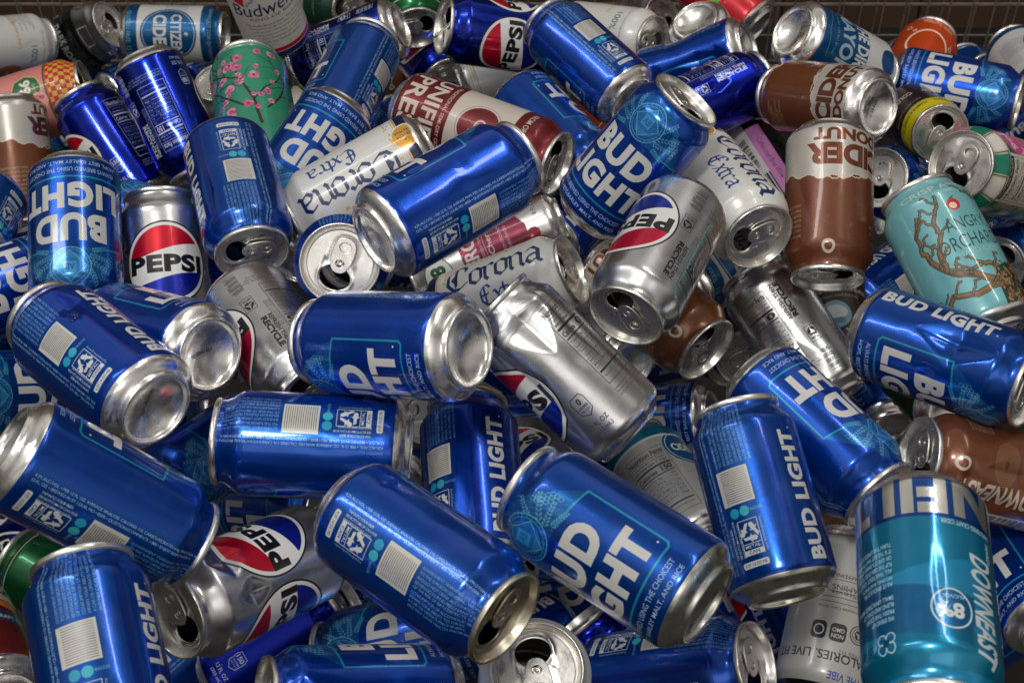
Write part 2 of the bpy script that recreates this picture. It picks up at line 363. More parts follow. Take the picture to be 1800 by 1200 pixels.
def blossom(a, x, z, r, rnd):
    for k in range(5):
        t = k*1.257+rnd.uniform(0, 1); a.ell((x+math.cos(t)*r*.55)/a.C*360, z+math.sin(t)*r*.55, r*.55, r*.5, rnd.choice([(226, 120, 160), (208, 92, 140), (236, 158, 186)]))
    a.ell(x/a.C*360, z, r*.28, r*.28, (150, 30, 70))
def branch(a, x, z, ang, ln, wd, rnd, depth, col, bl=None):
    pts = [(x, z)]
    for k in range(6):
        ang += rnd.uniform(-.28, .28); x += math.cos(ang)*ln/6; z += math.sin(ang)*ln/6; pts.append((x, z))
        if depth and k in (1, 3, 4): branch(a, x, z, ang+rnd.choice([-1, 1])*rnd.uniform(.5, 1.0), ln*.55, wd*.6, rnd, depth-1, col, bl)
        if bl and depth < 2 and rnd.random() < .4: bl.append((x, z))
    for k, (p, q) in enumerate(zip(pts, pts[1:])): a.line([p, q], wd*(1-.1*k), col)
def art_green():
    a = Art(36.5, 190, (58, 160, 132), .25); rnd = random.Random(3)
    for k in range(160): a.ell(rnd.uniform(0, 360), rnd.uniform(0, 186), rnd.uniform(2, 9), rnd.uniform(2, 14), rnd.choice([(30, 148, 128), (40, 170, 120), (28, 150, 104)]), .1, .35)
    for u in (0, 120, 240):
        bl = []
        branch(a, a.X(u+8), 70, 1.75, 95, 3.0, rnd, 2, (58, 28, 34), bl); branch(a, a.X(u-14), 96, 2.2, 60, 2.2, rnd, 2, (58, 28, 34), bl); branch(a, a.X(u+20), 90, 1.1, 70, 2, rnd, 2, (58, 28, 34), bl)
        for x, z in bl:
            if z < 176: blossom(a, x, z, rnd.uniform(3.0, 5.0), rnd)
        for k in range(34): blossom(a, a.X(u)+rnd.uniform(-36, 36), rnd.uniform(80, 172), rnd.uniform(2.4, 5.2), rnd)
        a.text('100% REAL BREWED TEA', u, 177, 3, w=50, col=(214, 226, 214))
    return a
def art_pink():
    a = Art(36.5, 190, (226, 144, 136), .08)
    for i in range(46):
        for j in range(6):
            a.rect((i+.5)*360/46, 160+j*5, a.C/46+.1, 5.1, (196, 34, 44) if (i+j) % 2 else (222, 178, 62))
    a.rect(0, 158.5, a.C, 1.6, (214, 60, 60)); a.a[int(156*S):int(158*S)] = (.25, .4, .2, 0)
    for u in (25, 205):
        x = a.X(u); p = [(x+17*math.cos(t), 138+15*math.sin(t)) for t in np.linspace(0, 2*math.pi, 9)[:-1]]
        a.poly([(x+(q-x)*1.08, 138+(r-138)*1.08) for q, r in p], (222, 190, 90)); a.poly(p, (20, 104, 66)); a.text('99¢', u, 136, 14, w=24, bold=.04, col=(240, 236, 220)); a.text('ONLY', u, 146, 3, col=(230, 220, 120))
        a.ell(u+22, 148, 9, 9, (240, 180, 160)); blossom(a, a.X(u+30), 146, 6, random.Random(1)); blossom(a, a.X(u+16), 150, 4, random.Random(2))
    a.text('LEMON TEA WITH HONEY', 90, 90, 14, w=110, rot=90, bold=.03, col=(250, 240, 220))
    return a
def art_check():
    a = Art(36.5, 190, (188, 176, 154), .1)
    for i in range(10):
        for j in range(11):
            x = (i+.5)*36+((j % 2)*18)
            a.rect(x, 8+j*17, 19, 15.5, [(8, 118, 92), (206, 200, 190), (10, 110, 90), (206, 96, 150)][(i+2*j) % 4]); 
            xx = a.X(x); a.line([(xx-10, j*17), (xx+12, j*17+2), (xx+11, j*17+17)], .9, (28, 30, 34))
    a.rect(0, 126, 46, 84, (214, 206, 190)); nutrition(a, 0, 126, 40, 74, (26, 26, 28)); a.rect(0, 166, 40, 6, (26, 26, 28)); a.text('CONTAINS NO JUICE', 0, 166, 3, w=36, bold=.02, col=(222, 216, 204))
    x = a.X(62); a.poly([(x+17*math.cos(t), 152+16*math.sin(t)) for t in np.linspace(0, 2*math.pi, 9)[:-1]], (222, 72, 146)); a.text('99¢', 62, 152, 14, w=24, bold=.03, col=(240, 206, 220)); a.text('REAL BREWED', -42, 130, 6, w=60, rot=90, bold=.02, col=(206, 170, 80))
    a.text('TEA', -20, 70, 14, w=26, bold=.04, col=(222, 72, 146)); 
    return a
def art_citizen(mayor=False):
    a = Art(R0, 122, (14, 92, 156), .6); wh = (222, 224, 222)
    if mayor:
        a.rect(0, 92, a.C, 44, wh, .08)
        a.a[int(84*S):] = (wh[0]/255, wh[1]/255, wh[2]/255, .1); a.rect(0, 104, a.C, 0, wh)
        for u in (0, 180):
            a.text('THE DIRT', u, 62, 15, w=a.X(96), bold=.03, shear=.0, col=wh); a.text('MAYOR', u, 42, 17, w=a.X(112), bold=.035, col=(170, 190, 206)); a.text('HARD CIDER WITH A BUZZ', u, 76, 3.4, w=50, col=wh)
            a.ell(u, 100, 12, 12, (16, 84, 150), .5); a.line([(a.X(u-42), 22), (a.X(u), 16), (a.X(u+42), 22)], .7, (60, 150, 190))
            a.text('12 FL OZ   6.2% ALC. BY VOL.', u, 27, 2.4, col=(150, 190, 216))
        return a
    a.a[int(24*S):int(98*S)] = (wh[0]/255, wh[1]/255, wh[2]/255, .1)
    for u in (0, 180):
        a.ell(u, 61, 33, 33, (14, 92, 156), .5); a.ring(u, 61, 30.5, 30.5, .7, wh)
        a.text('CITIZEN', u, 70, 13, w=48, bold=.03, col=wh); a.text('CIDER', u, 51, 16, w=46, bold=.045, col=wh)
        a.text('*', u, 82, 8, col=wh, bold=.02); a.text('YOUR FAVORITE CIDER ON THE PLANET', u, 108, 3.6, w=84, col=(170, 206, 226)); a.text('GLUTEN FREE  12 FL OZ', u+10, 14, 5, w=70, col=(120, 190, 220))
        a.rect(u+90, 61, 16, 50, (206, 210, 210), .1); a.para(WARN, u+78, 80, 1.6, 3, 0, col=(60, 80, 110))
    return a
def art_king():
    a = Art(R0, 122, (212, 208, 198), .08); nv = (40, 44, 78)
    a.rect(0, 10, a.C, 14, (40, 56, 150), .6); a.rect(0, 20, a.C, 4.5, (206, 30, 52), .3); a.rect(0, 23.5, a.C, .8, (220, 220, 220))
    for u in (0, 180):
        a.text('Budweiser', u, 73, 15, w=86, shear=.12, col=nv, bold=.005); a.text('KING OF BEERS', u, 62, 3.4, w=54, col=nv)
        for k in range(6): a.text(['This is the famous beer. We know of no', 'brand produced by any other brewer which', 'costs so much to brew and age. Our exclusive', 'aging produces a taste, a smoothness', 'and a drinkability you will find', 'in no other beer'][k], u, 54-k*4.3, 2.7, w=70-k*6, shear=.35, col=(70, 74, 98))
        a.ring(u, 100, 15, 11, 1.2, nv); a.ring(u, 100, 12, 8.4, .6, nv); a.recycle(u, 100, 7, nv)
        a.text('GENUINE', u-36, 84, 3, rot=40, col=nv); a.poly([(a.X(u-50), 78), (a.X(u-44), 92), (a.X(u-62), 104), (a.X(u-66), 84)][::-1], (206, 30, 52))
    return a
def art_energy():
    a = Art(26.5, 134, (200, 198, 196), .9); mg = (126, 28, 62)
    x = lambda q: a.X(q)
    a.poly([(x(-95), 88), (x(95), 88), (x(95), 46), (x(30), 30), (x(-30), 30), (x(-95), 46)][::-1], mg, .35)
    a.ell(0, 110, 17, 12, (222, 226, 222)); a.text('V8', 0, 110, 13, w=19, bold=.05, col=(20, 84, 48)); a.ring(0, 110, 17, 12, .8, (20, 84, 48))
    a.text('+ENERGY', 0, 80, 12, w=62, bold=.03, col=(216, 210, 206)); a.text('Black Cherry', 8, 62, 6, w=46, col=(222, 214, 208), bold=.01); a.text('FROM GREEN TEA', 10, 70, 2.6, col=(214, 200, 204)); a.rect(0, 67, 50, .4, (216, 200, 206)); a.text('FLAVORED BEVERAGE FROM CONCENTRATE', 0, 52, 2.4, w=44, col=(214, 200, 204)); a.text('WITH OTHER NATURAL FLAVORS', 0, 47, 2.4, w=40, col=(214, 200, 204))
    for q, r in ((-26, 28), (-12, 22), (8, 26)): a.ell(q, r, 5.5, 5.5, (150, 16, 44)); a.ell(q-2, r+2, 1.2, 1.5, (230, 150, 160)); a.line([(x(q), r+5), (x(q)+4, r+12)], .6, (60, 90, 40))
    a.text('8 FL OZ', 60, 20, 4, col=(60, 50, 60)); nutrition(a, 180, 66, 34, 80, (40, 40, 48))
    return a
def art_downeast():
    a = Art(R0, 122, (24, 146, 200), .45); sil = (226, 224, 216)
    # broad slanted tone panels of the print
    for u, z, w_, h_, c_, ro in ((30, 84, 80, 26, (0, 84, 150), -8), (120, 60, 90, 60, (0, 92, 146), 12), (250, 70, 60, 50, (0, 120, 160), 20), (340, 38, 70, 40, (0, 124, 164), 14), (10, 106, 130, 18, (0, 128, 166), 4)):
        a.rect(u, z, w_, h_, c_, .72, .6, ro)
    a.rect(0, 22, a.C, 24, (16, 70, 158), .8)
    a.a[:int(32*S)] = (16/255, 74/255, 156/255, .7)
    a.text('UNFILTERED', 56, 19, 26, w=a.X(335), bold=.05, spacing=1.1, col=sil, metal=.9)
    for u in (0, 180):
        a.text('UNFILTERED CRAFT CIDER', u-42, 36, 2.6, w=30, bold=.02, col=(196, 204, 212))
        a.text('DOWNEAST', u-52, 80, 14, w=58, rot=90, bold=.03, shear=.22, col=(200, 206, 208)); a.text('HARD', u-64, 46, 3, rot=90, col=(200, 206, 208), bold=.03)
        a.ring(u-20, 85, 9.6, 10.4, .9, (206, 214, 214)); a.text('8%', u-19, 86, 8.4, w=13, bold=.045, col=(206, 214, 214)); a.text('ALC/VOL', u-22, 78.5, 2, col=(206, 214, 214), bold=.02)
        L1 = ['TURN THE UPSIDE DOWN.', 'IT IS THE BEST WAY TO DRINK', 'OR GIVE IT A SHAKE UP FIRST.', 'FLIP THE CAN OVER TO READ', 'ALL THIS TEXT. GIVE IT A', 'SECOND, AND ENJOY', 'AS IT SHOULD BE.', '', 'SMALL UNFILTERED MEANS', 'BLEND AND CARE OF', 'FRESH THE CIDER', 'WE SPEND UP']
        for k, l in enumerate(L1):
            if l: a.text(l, u+27, 48+k*3.7, 2.5, bold=.03, col=(176, 200, 214), align='l', rot=0, w=min(27, 1.25*len(l)))
        for q, r in ((2.4, 2.4), (-2.4, 2.4), (2.4, -2.4), (-2.4, -2.4)): a.ring((a.X(u+36)+q)/a.C*360, 101+r, 2.4, 2.6, .6, (190, 210, 220))
        a.ell(u+36, 101, 1.8, 2, (0, 96, 150), .6)
    return a
def art_orchard():
    a = Art(R0, 122, (112, 178, 184), .12); rnd = random.Random(12); br = (124, 86, 48); dk = (36, 54, 46); bl_ = (160, 122, 74)
    def tree(pts, w0, w1, twigs=True):
        P = [pts[0]]
        for p, q in zip(pts, pts[1:]):
            for t in (.25, .5, .75, 1): P.append((p[0]+(q[0]-p[0])*t+rnd.uniform(-.8, .8), p[1]+(q[1]-p[1])*t+rnd.uniform(-.8, .8)))
        n = len(P)-1
        for k in range(n): a.line([P[k], P[k+1]], (w0+(w1-w0)*k/n)+1.0, dk)
        for k in range(n): a.line([P[k], P[k+1]], (w0+(w1-w0)*k/n), br)
        for k in range(n):
            wd = w0+(w1-w0)*k/n
            for o in (-.28, .02, .3): a.line([(P[k][0]+o*wd, P[k][1]+o*wd*.6), (P[k+1][0]+o*wd, P[k+1][1]+o*wd*.6)], .35, dk if o < 0 else bl_)
        if twigs:
            for k in range(2, n, 3):
                x, z = P[k]; d = rnd.choice([-1, 1])
                tree([(x, z), (x+d*4, z+3), (x+d*6, z+7+rnd.uniform(-3, 2)), (x+d*9, z+8)], max(.8, w1*.7), .35, False)
    for u in (0, 180):
        x = a.X(u)
        a.text('CRISP APPLE', u+3, 109.5, 5, w=64, bold=.02, col=(186, 204, 200)); a.text('HARD CIDER', u+4, 104, 2, col=(186, 204, 200))
        tree([(x+14, 24), (x-4, 36), (x-18, 44), (x-27, 56), (x-31, 68), (x-30, 80), (x-24, 92)], 5, 1.6)
        tree([(x-22, 48), (x-20, 62), (x-14, 74), (x-15, 84), (x-8, 94), (x-6, 102)], 3.4, 1.2)
        tree([(x+22, 28), (x+30, 42), (x+38, 54), (x+34, 68), (x+38, 82), (x+30, 96), (x+16, 102)], 4.4, 1.2)
        tree([(x+10, 26), (x-10, 24), (x-26, 30), (x-34, 22), (x-44, 28)], 4.4, 1.2)
        tree([(x+24, 26), (x+12, 40), (x+2, 44), (x-8, 40)], 4, 1.4)
        tree([(x+20, 10), (x+34, 16), (x+46, 30)], 6, 2)
        # trunk with bark scales
        a.poly([(x+4, 4), (x+38, 4), (x+33, 22), (x+34, 36), (x+24, 42), (x+10, 38), (x+6, 24)], dk); 
        for k in range(230):
            q = rnd.uniform(7, 34); r = rnd.uniform(6, 39); s_ = rnd.uniform(.9, 2.0)
            a.poly([(x+q-s_*.6, r), (x+q, r-s_), (x+q+s_*.6, r), (x+q, r+s_*.8)], rnd.choice([br, bl_, (168, 120, 70), (120, 86, 52)]))
        a.ell(u+8, 92, 5.2, 4.8, (206, 34, 48)); a.ell(u+7, 91, 3, 2.6, (226, 206, 190)); a.poly([(x+3, 97), (x+8, 99), (x+6, 96)][::-1], (44, 120, 60))
        a.text('ANGRY', u+14, 77, 9.5, w=34, bold=-.006, col=(30, 60, 54)); a.text('ORCHARD', u+9, 63, 10.5, w=50, bold=-.004, col=(30, 60, 54)); a.text('HARD CIDER', u+14, 54, 4, w=36, col=(160, 188, 186))
        for k in range(60): a.line([(x+rnd.uniform(26, 52), rnd.uniform(2, 22))]*1+[(x+rnd.uniform(26, 52), rnd.uniform(2, 22))], .5, (40, 90, 60), 0, .5)
    return a
def simple(base, metal, items, R=R0, L=122):
    a = Art(R, L, base, metal)
    for f in items: f(a)
    return a
def art_white():
    a = Art(R0, 122, (214, 214, 210), .06)
    for u in (0, 180):
        a.rect(u, 16, 104, .8, (206, 156, 60), .4); a.rect(u, 13, 104, .3, (60, 60, 60)); a.text('100%', u+28, 88, 8, w=22, col=(40, 92, 66)); a.text('BREWED WITH REAL INGREDIENTS', u, 18.5, 1.8, col=(90, 90, 90))
        a.text('SPIKED SPARKLING', u-40, 70, 4, w=60, col=(190, 130, 50)); a.ell(u+70, 60, 12, 16, (222, 120, 40)); a.text('LESS SUGAR THAN THE REST', u+20, 100, 2, w=50, col=(100, 100, 100))
        a.rect(u+90, 62, 14, 60, (180, 182, 184), .1); a.para(WARN, u+76, 92, 1.7, 3, 0, col=(70, 74, 84))
    return a
def art_tonic():
    a = Art(R0, 122, (206, 200, 190), .25)
    for u in (0, 90, 180, 270): a.text('TONIC', u, 29, 13, w=46, bold=.05, col=(96, 54, 30))
    a.rect(0, 62, a.C, 30, (150, 90, 50), .4)
    return a
def art_black():
    a = Art(R0, 122, (16, 16, 20), .6)
    for u in (0, 120, 240): a.text('DARK ROAST', u, 40, 9, w=56, bold=.02, col=(170, 170, 170)); a.para(WARN, u-20, 70, 2, 4, 0, col=(120, 120, 120)); a.line([(a.X(u)-14, 84), (a.X(u)+14, 84), (a.X(u)+14, 104), (a.X(u)-14, 104)], .8, (150, 150, 150), closed=True)
    a.a[int(80*S):] = (.6, .6, .6, .9)
    for u in (0, 120, 240): a.line([(a.X(u)-11, 84), (a.X(u)+11, 84), (a.X(u)+11, 102), (a.X(u)-11, 102)], .8, (210, 210, 210), closed=True)
    return a
def art_silver():
    a = Art(R0, 122, (206, 206, 206), .97)
    for u in (40, 200): a.text('CLEAR', u, 50, 8, w=40, col=(90, 96, 110)); a.para(WARN, u+30, 90, 1.7, 3, 0, col=(90, 96, 110))
    return a
def art_red():
    a = Art(R0, 122, (196, 26, 50), .35)
    for u in (0, 90, 180, 270):
        a.ell(u, 52, 12, 9, (96, 182, 70)); a.ell(u, 52, 7, 5, (200, 216, 190)); a.text('WATERMELON', u, 78, 8, w=50, bold=.03, col=(140, 14, 34))
        for k in range(12): a.ell(u-30+k*7, 30+(k*17) % 60, .6, .6, (240, 200, 190))
    return a
def art_orange():
    a = Art(R0, 122, (226, 74, 26), .5)
    for u in (0, 180):
        a.text('PREBIOTIC SODA', u, 104, 4, w=36, bold=.02, col=(246, 200, 150)); a.ring(u, 66, 24, 24, 2.2, (246, 220, 200)); a.ring(u-52, 92, 2.6, 2.6, .8, (246, 220, 200)); a.ring(u-38, 86, 1.8, 1.8, .7, (246, 220, 200)); a.ring(u+44, 84, 2.4, 2.4, .8, (246, 220, 200))
        a.text('12 FL OZ', u+60, 100, 3, col=(246, 200, 150))
    a.rect(0, 30, a.C, 40, (200, 40, 30), .5, .6)
    return a
def art_yellow():
    a = Art(28.6, 92, (46, 20, 18), .4)
    a.a[int(70*S):] = (214/255, 200/255, 20/255, .12)
    for u in (0, 90, 180, 270): a.text('STAMINA & STRENGTH', u, 76.5, 3.2, w=38, bold=.02, col=(50, 40, 20)); a.text('COLD BREW', u, 40, 8, w=36, bold=.03, col=(200, 190, 170)); a.text('NATURAL CAFFEINE', u, 62, 3, col=(190, 180, 170))
    return a
def art_pinkwine():
    a = Art(26.5, 134, (34, 32, 36), .3)
    a.rect(-14, 62, 15, 90, (204, 128, 186), .05); a.text('Caffeinated Brut Wine', -14, 62, 5, w=56, rot=90, col=(90, 50, 84)); a.rect(6, 62, 1.2, 96, (200, 196, 190)); a.rect(12, 62, .6, 96, (200, 196, 190)); a.rect(30, 40, 26, 72, (206, 204, 198)); 
    barcode(a, 31, 46, 22, 46, False, (206, 204, 198), (30, 30, 30), '8 50004 00207 7')
    return a
def art_espresso():
    a = Art(26.5, 95, (44, 30, 22), .5); t = (184, 170, 150)
    for u in (0, 180):
        a.text('6.5 FL OZ (192 mL)', u, 16, 3.4, w=34, col=t); a.text('PREMIUM', u, 27, 4.6, w=28, bold=.02, col=t); a.text('ESPRESSO BEVERAGE', u, 34, 4.6, w=60, bold=.02, col=t); a.text('DOUBLE SHOT WITH CREAM', u, 42, 2.6, w=40, col=t)
        a.ell(u+4, 62, 14, 15, (120, 160, 180)); a.ell(u+4, 60, 11, 8, (206, 216, 220)); a.rect(u+4, 69, 16, 6, (70, 120, 150))
    return a
def art_greenale():
    a = Art(R0, 122, (10, 92, 44), .75)
    for u in (0, 120, 240):
        a.text('NET 5.5 FL OZ', u-20, 60, 5, w=44, rot=90, bold=.01, col=(150, 190, 150)); a.text('FROM CONCENTRATE', u, 60, 3.4, w=50, rot=90, col=(150, 190, 150)); a.text('JUICE', u+30, 60, 12, w=40, rot=90, bold=.03, col=(170, 206, 160))
    a.rect(0, 106, a.C, 1, (200, 206, 200), .3)
    return a
def art_lime():
    a = Art(R0, 122, (120, 186, 30), .4); 
    for u in (0, 90, 180, 270): a.ell(u, 80, 14, 14, (200, 226, 120)); a.ell(u, 50, 8, 12, (206, 70, 40)); a.text('LIME', u+20, 60, 10, w=40, bold=.03, col=(240, 244, 220))
    return a
def art_copper():
    a = Art(R0, 122, (150, 96, 62), .75); a.a[int(86*S):] = (90/255, 14/255, 26/255, .6)
    for u in (0, 180): a.text('BREWING CO', u, 60, 9, w=60, bold=.02, col=(222, 206, 180)); a.ring(u, 30, 12, 12, 1, (222, 206, 180))
    return a
def art_barcan():
    a = Art(R0, 122, (20, 66, 50), .3)
    for u in (0, 90, 180, 270): barcode(a, u, 50, 34, 40, True, (170, 170, 166), (50, 50, 50)); a.text('CERTIFIED ORGANIC', u, 90, 3, w=40, col=(150, 190, 150))
    return a
def art_sparkling():
    a = Art(R0, 122, (182, 182, 178), .15); k_ = (40, 40, 46)
    for i in range(60): a.line([(a.X(-130+i*2.0), 60), (a.X(-130+i*2.0)+22, 16)], .25, (120, 120, 124), .3, .7)
    for u in (0, 180):
        for z, tx in ((38, 'NO CAFFEINE'), (46, 'VITAMINS'), (50, 'or Stevia'), (60, 'No High Fructose Corn Syrup')):
            a.text(tx, u-10, z, 3.6 if z == 46 else 2.6, w=26 if z != 60 else 40, col=k_); a.rect(u-10, z-3.6 if z == 60 else z+3, 38, .4, k_)
        a.ring(u-28, 74, 6, 6, .6, k_); a.ring(u-28, 74, 4.4, 4.4, .4, k_); a.recycle(u-28, 74, 3.6, k_)
        a.rect(u-4, 76, 11, 12, k_, 0, 1, 0, 3); a.text('NON', u-4, 78.4, 2.8, w=8, bold=.02, col=(215, 215, 210)); a.text('GMO', u-4, 74.4, 2.8, w=8, bold=.02, col=(215, 215, 210))
        a.rect(u+18, 76, 10, 12, k_, 0, 1, 0, 3); a.ring(u+18, 76, 3.2, 3.2, .8, (215, 215, 210)); a.text('SUGAR FREE FIT', u-34, 88, 3, w=30, col=(110, 60, 80)); a.text('CALORIES. LIVE FIT', u+10, 92, 6, w=70, bold=.01, col=k_)
        a.text('THE VIBE', u-22, 104, 5, w=24, bold=.02, col=(40, 70, 150))
    a.a[int(110*S):] = (.04, .04, .05, .2)
    return a
def art_cidred():
    a = Art(R0, 122, (120, 34, 26), .5)
    for i in range(36): a.rect(i*10, 96, 5.8, 6, (20, 20, 20) if i % 2 else (210, 200, 190)); a.rect(i*10, 102, 5.8, 6, (20, 20, 20) if i % 2 == 0 else (210, 200, 190))
    a.a[int(80*S):int(90*S)] = (.8, .78, .74, .1); a.a[int(50*S):int(64*S)] = (.1, .3, .5, .4)
    for u in (0, 60, 120, 180, 240, 300): a.text('CRAFT CIDER', u, 56, 5, w=30, bold=.02, col=(222, 206, 180)); a.ell(u, 74, 9, 5, (220, 120, 30))
    return a
def art_seltzer():
    a = Art(R0, 122, (196, 198, 198), .45)
    a.a[int(96*S):] = (10/255, 120/255, 160/255, .6)
    for u in (0, 180): nutrition(a, u, 52, 34, 66, (50, 52, 56)); a.ell(u+62, 80, 18, 18, (12, 92, 156), .5); a.ring(u+62, 80, 16, 16, .6, (220, 220, 220)); a.text('CIDER', u+62, 80, 8, w=24, bold=.03, col=(222, 222, 222))
    a.rect(0, 94.5, a.C, 1.2, (230, 230, 230))
    return a
ARTS = {'bud': (art_bud, .22, .4), 'pepsib': (lambda: art_pepsi(True), .18, .3), 'pepsin': (lambda: art_pepsi(True, False), .18, .3), 'pepsisn': (lambda: art_pepsi(False, False), .24, .25), 'pepsis': (lambda: art_pepsi(False), .24, .25), 'corona': (art_corona, .3, .35), 'donut': (art_donut, .27, .35),
 'press': (art_press, .33, .2), 'green': (art_green, .3, .5), 'pink': (art_pink, .35, .4), 'check': (art_check, .3, .4), 'citizen': (art_citizen, .3, .3), 'mayor': (lambda: art_citizen(True), .3, .3),
 'king': (art_king, .35, .3), 'energy': (art_energy, .3, .3), 'downeast': (art_downeast, .2, .6), 'orchard': (art_orchard, .3, .6), 'white': (art_white, .35, .3), 'plainw': (art_white, .35, .3), 'tonic': (art_tonic, .3, .3),
 'black': (art_black, .28, .4), 'silver': (art_silver, .28, .2), 'red': (art_red, .3, .3), 'orange': (art_orange, .3, .3), 'yellow': (art_yellow, .35, .3), 'pinkwine': (art_pinkwine, .35, .3), 'espresso': (art_espresso, .35, .3),
 'greenale': (art_greenale, .28, .4), 'lime': (art_lime, .3, .3), 'copper': (art_copper, .3, .3), 'barcan': (art_barcan, .4, .3), 'sparkling': (art_sparkling, .35, .3), 'cidred': (art_cidred, .35, .3), 'seltzer': (art_seltzer, .3, .3)}
_img = {}; _mats = {}
def grime(nt, scale=60, stretch=1.):
    """noise in object space, shifted by a random amount for every can"""
    tc = nt.nodes.new('ShaderNodeTexCoord'); oi = nt.nodes.new('ShaderNodeObjectInfo'); sc = nt.nodes.new('ShaderNodeVectorMath'); sc.operation = 'MULTIPLY_ADD'
    cm = nt.nodes.new('ShaderNodeCombineXYZ'); ml = nt.nodes.new('ShaderNodeMath'); ml.operation = 'MULTIPLY'; ml.inputs[1].default_value = 7.3
    nt.links.new(oi.outputs['Random'], ml.inputs[0])
    for k in range(3): nt.links.new(ml.outputs[0], cm.inputs[k])
    sc.inputs[1].default_value = (1, 1, stretch); nt.links.new(tc.outputs['Object'], sc.inputs[0]); nt.links.new(cm.outputs[0], sc.inputs[2])
    no = nt.nodes.new('ShaderNodeTexNoise'); no.inputs['Scale'].default_value = scale; no.inputs['Detail'].default_value = 5
    nt.links.new(sc.outputs[0], no.inputs['Vector']); return no
def rng_(nt, src, a, b, c, d):
    mp = nt.nodes.new('ShaderNodeMapRange')
    for k, v in enumerate((a, b, c, d)): mp.inputs[k+1].default_value = v
    nt.links.new(src, mp.inputs[0]); return mp.outputs[0]
def printmat(art):
    if art in _mats: return _mats[art]
    f, ro, coat = ARTS[art]
    key = 'white' if art == 'plainw' else art
    if key not in _img: _img[key] = f().bake('print_'+key)
    m, nt, b = newmat('printed_'+art)
    im = nt.nodes.new('ShaderNodeTexImage'); im.image = _img[key]; im.extension = 'REPEAT'; im.interpolation = 'Linear'
    # small hue and brightness differences between cans
    oi = nt.nodes.new('ShaderNodeObjectInfo'); hs = nt.nodes.new('ShaderNodeHueSaturation')
    nt.links.new(rng_(nt, oi.outputs['Random'], 0, 1, .494, .503), hs.inputs['Hue']); nt.links.new(rng_(nt, oi.outputs['Random'], 0, 1, .82, 1.06), hs.inputs['Value'])
    nt.links.new(im.outputs['Color'], hs.inputs['Color'])
    # scuffs: thin ink wear running round and along the can, and dried film
    sc1 = grime(nt, 260, .08); w1 = rng_(nt, sc1.outputs['Fac'], .70, .78, 0, .5)
    film = grime(nt, 30); w2 = rng_(nt, film.outputs['Fac'], .56, .78, 0, .07)
    ad = nt.nodes.new('ShaderNodeMath'); ad.operation = 'MAXIMUM'; nt.links.new(w1, ad.inputs[0]); nt.links.new(w2, ad.inputs[1])
    mx = nt.nodes.new('ShaderNodeMix'); mx.data_type = 'RGBA'; nt.links.new(ad.outputs[0], mx.inputs[0]); nt.links.new(hs.outputs[0], mx.inputs[6]); mx.inputs[7].default_value = (.34, .36, .38, 1)
    nt.links.new(mx.outputs[2], b.inputs['Base Color']); nt.links.new(im.outputs['Alpha'], b.inputs['Metallic'])
    no = grime(nt, 45); nt.links.new(rng_(nt, no.outputs['Fac'], .35, .72, ro-.03, ro+.13), b.inputs['Roughness'])
    b.inputs['Coat Weight'].default_value = coat; b.inputs['Coat Roughness'].default_value = .06
    n2 = grime(nt, 170); bp = nt.nodes.new('ShaderNodeBump'); bp.inputs['Strength'].default_value = .10; bp.inputs['Distance'].default_value = .0006
    nt.links.new(n2.outputs['Fac'], bp.inputs['Height']); nt.links.new(bp.outputs[0], b.inputs['Normal'])
    _mats[art] = m; return m
def alu(name, col, ro, grim=.35, gold=None):
    m, nt, b = newmat(name)
    no = grime(nt, 34); r = nt.nodes.new('ShaderNodeValToRGB'); e = r.color_ramp.elements
    e[0].position = .33; e[0].color = tuple(c*(1-grim) for c in col)+(1,); e[1].position = .55; e[1].color = tuple(col)+(1,)
    if gold: e[0].color = tuple(gold)+(1,)
    nt.links.new(no.outputs['Fac'], r.inputs[0])
    # dried drops and dirt
    sp = grime(nt, 150); w = rng_(nt, sp.outputs['Fac'], .71, .76, 0, .55)
    mx = nt.nodes.new('ShaderNodeMix'); mx.data_type = 'RGBA'; nt.links.new(w, mx.inputs[0]); nt.links.new(r.outputs[0], mx.inputs[6]); mx.inputs[7].default_value = (.16, .12, .08, 1)
    nt.links.new(mx.outputs[2], b.inputs['Base Color']); b.inputs['Metallic'].default_value = .96
    n2 = grime(nt, 120); nt.links.new(rng_(nt, n2.outputs['Fac'], .3, .7, ro-.07, ro+.12), b.inputs['Roughness'])
    n3 = grime(nt, 420, .3); bp = nt.nodes.new('ShaderNodeBump'); bp.inputs['Strength'].default_value = .12; bp.inputs['Distance'].default_value = .0005
    nt.links.new(n3.outputs['Fac'], bp.inputs['Height']); nt.links.new(bp.outputs[0], b.inputs['Normal'])
    return m
ALU = alu('bare_aluminium', (.93, .91, .88), .22, .07)
LIDM = alu('lid_aluminium', (.80, .78, .74), .28, .09)
LIDG = alu('stained_lid_aluminium', (.70, .65, .54), .32, .3, (.52, .44, .28))
STAIN = alu('stained_base_aluminium', (.76, .76, .72), .26, .3, (.70, .68, .52))

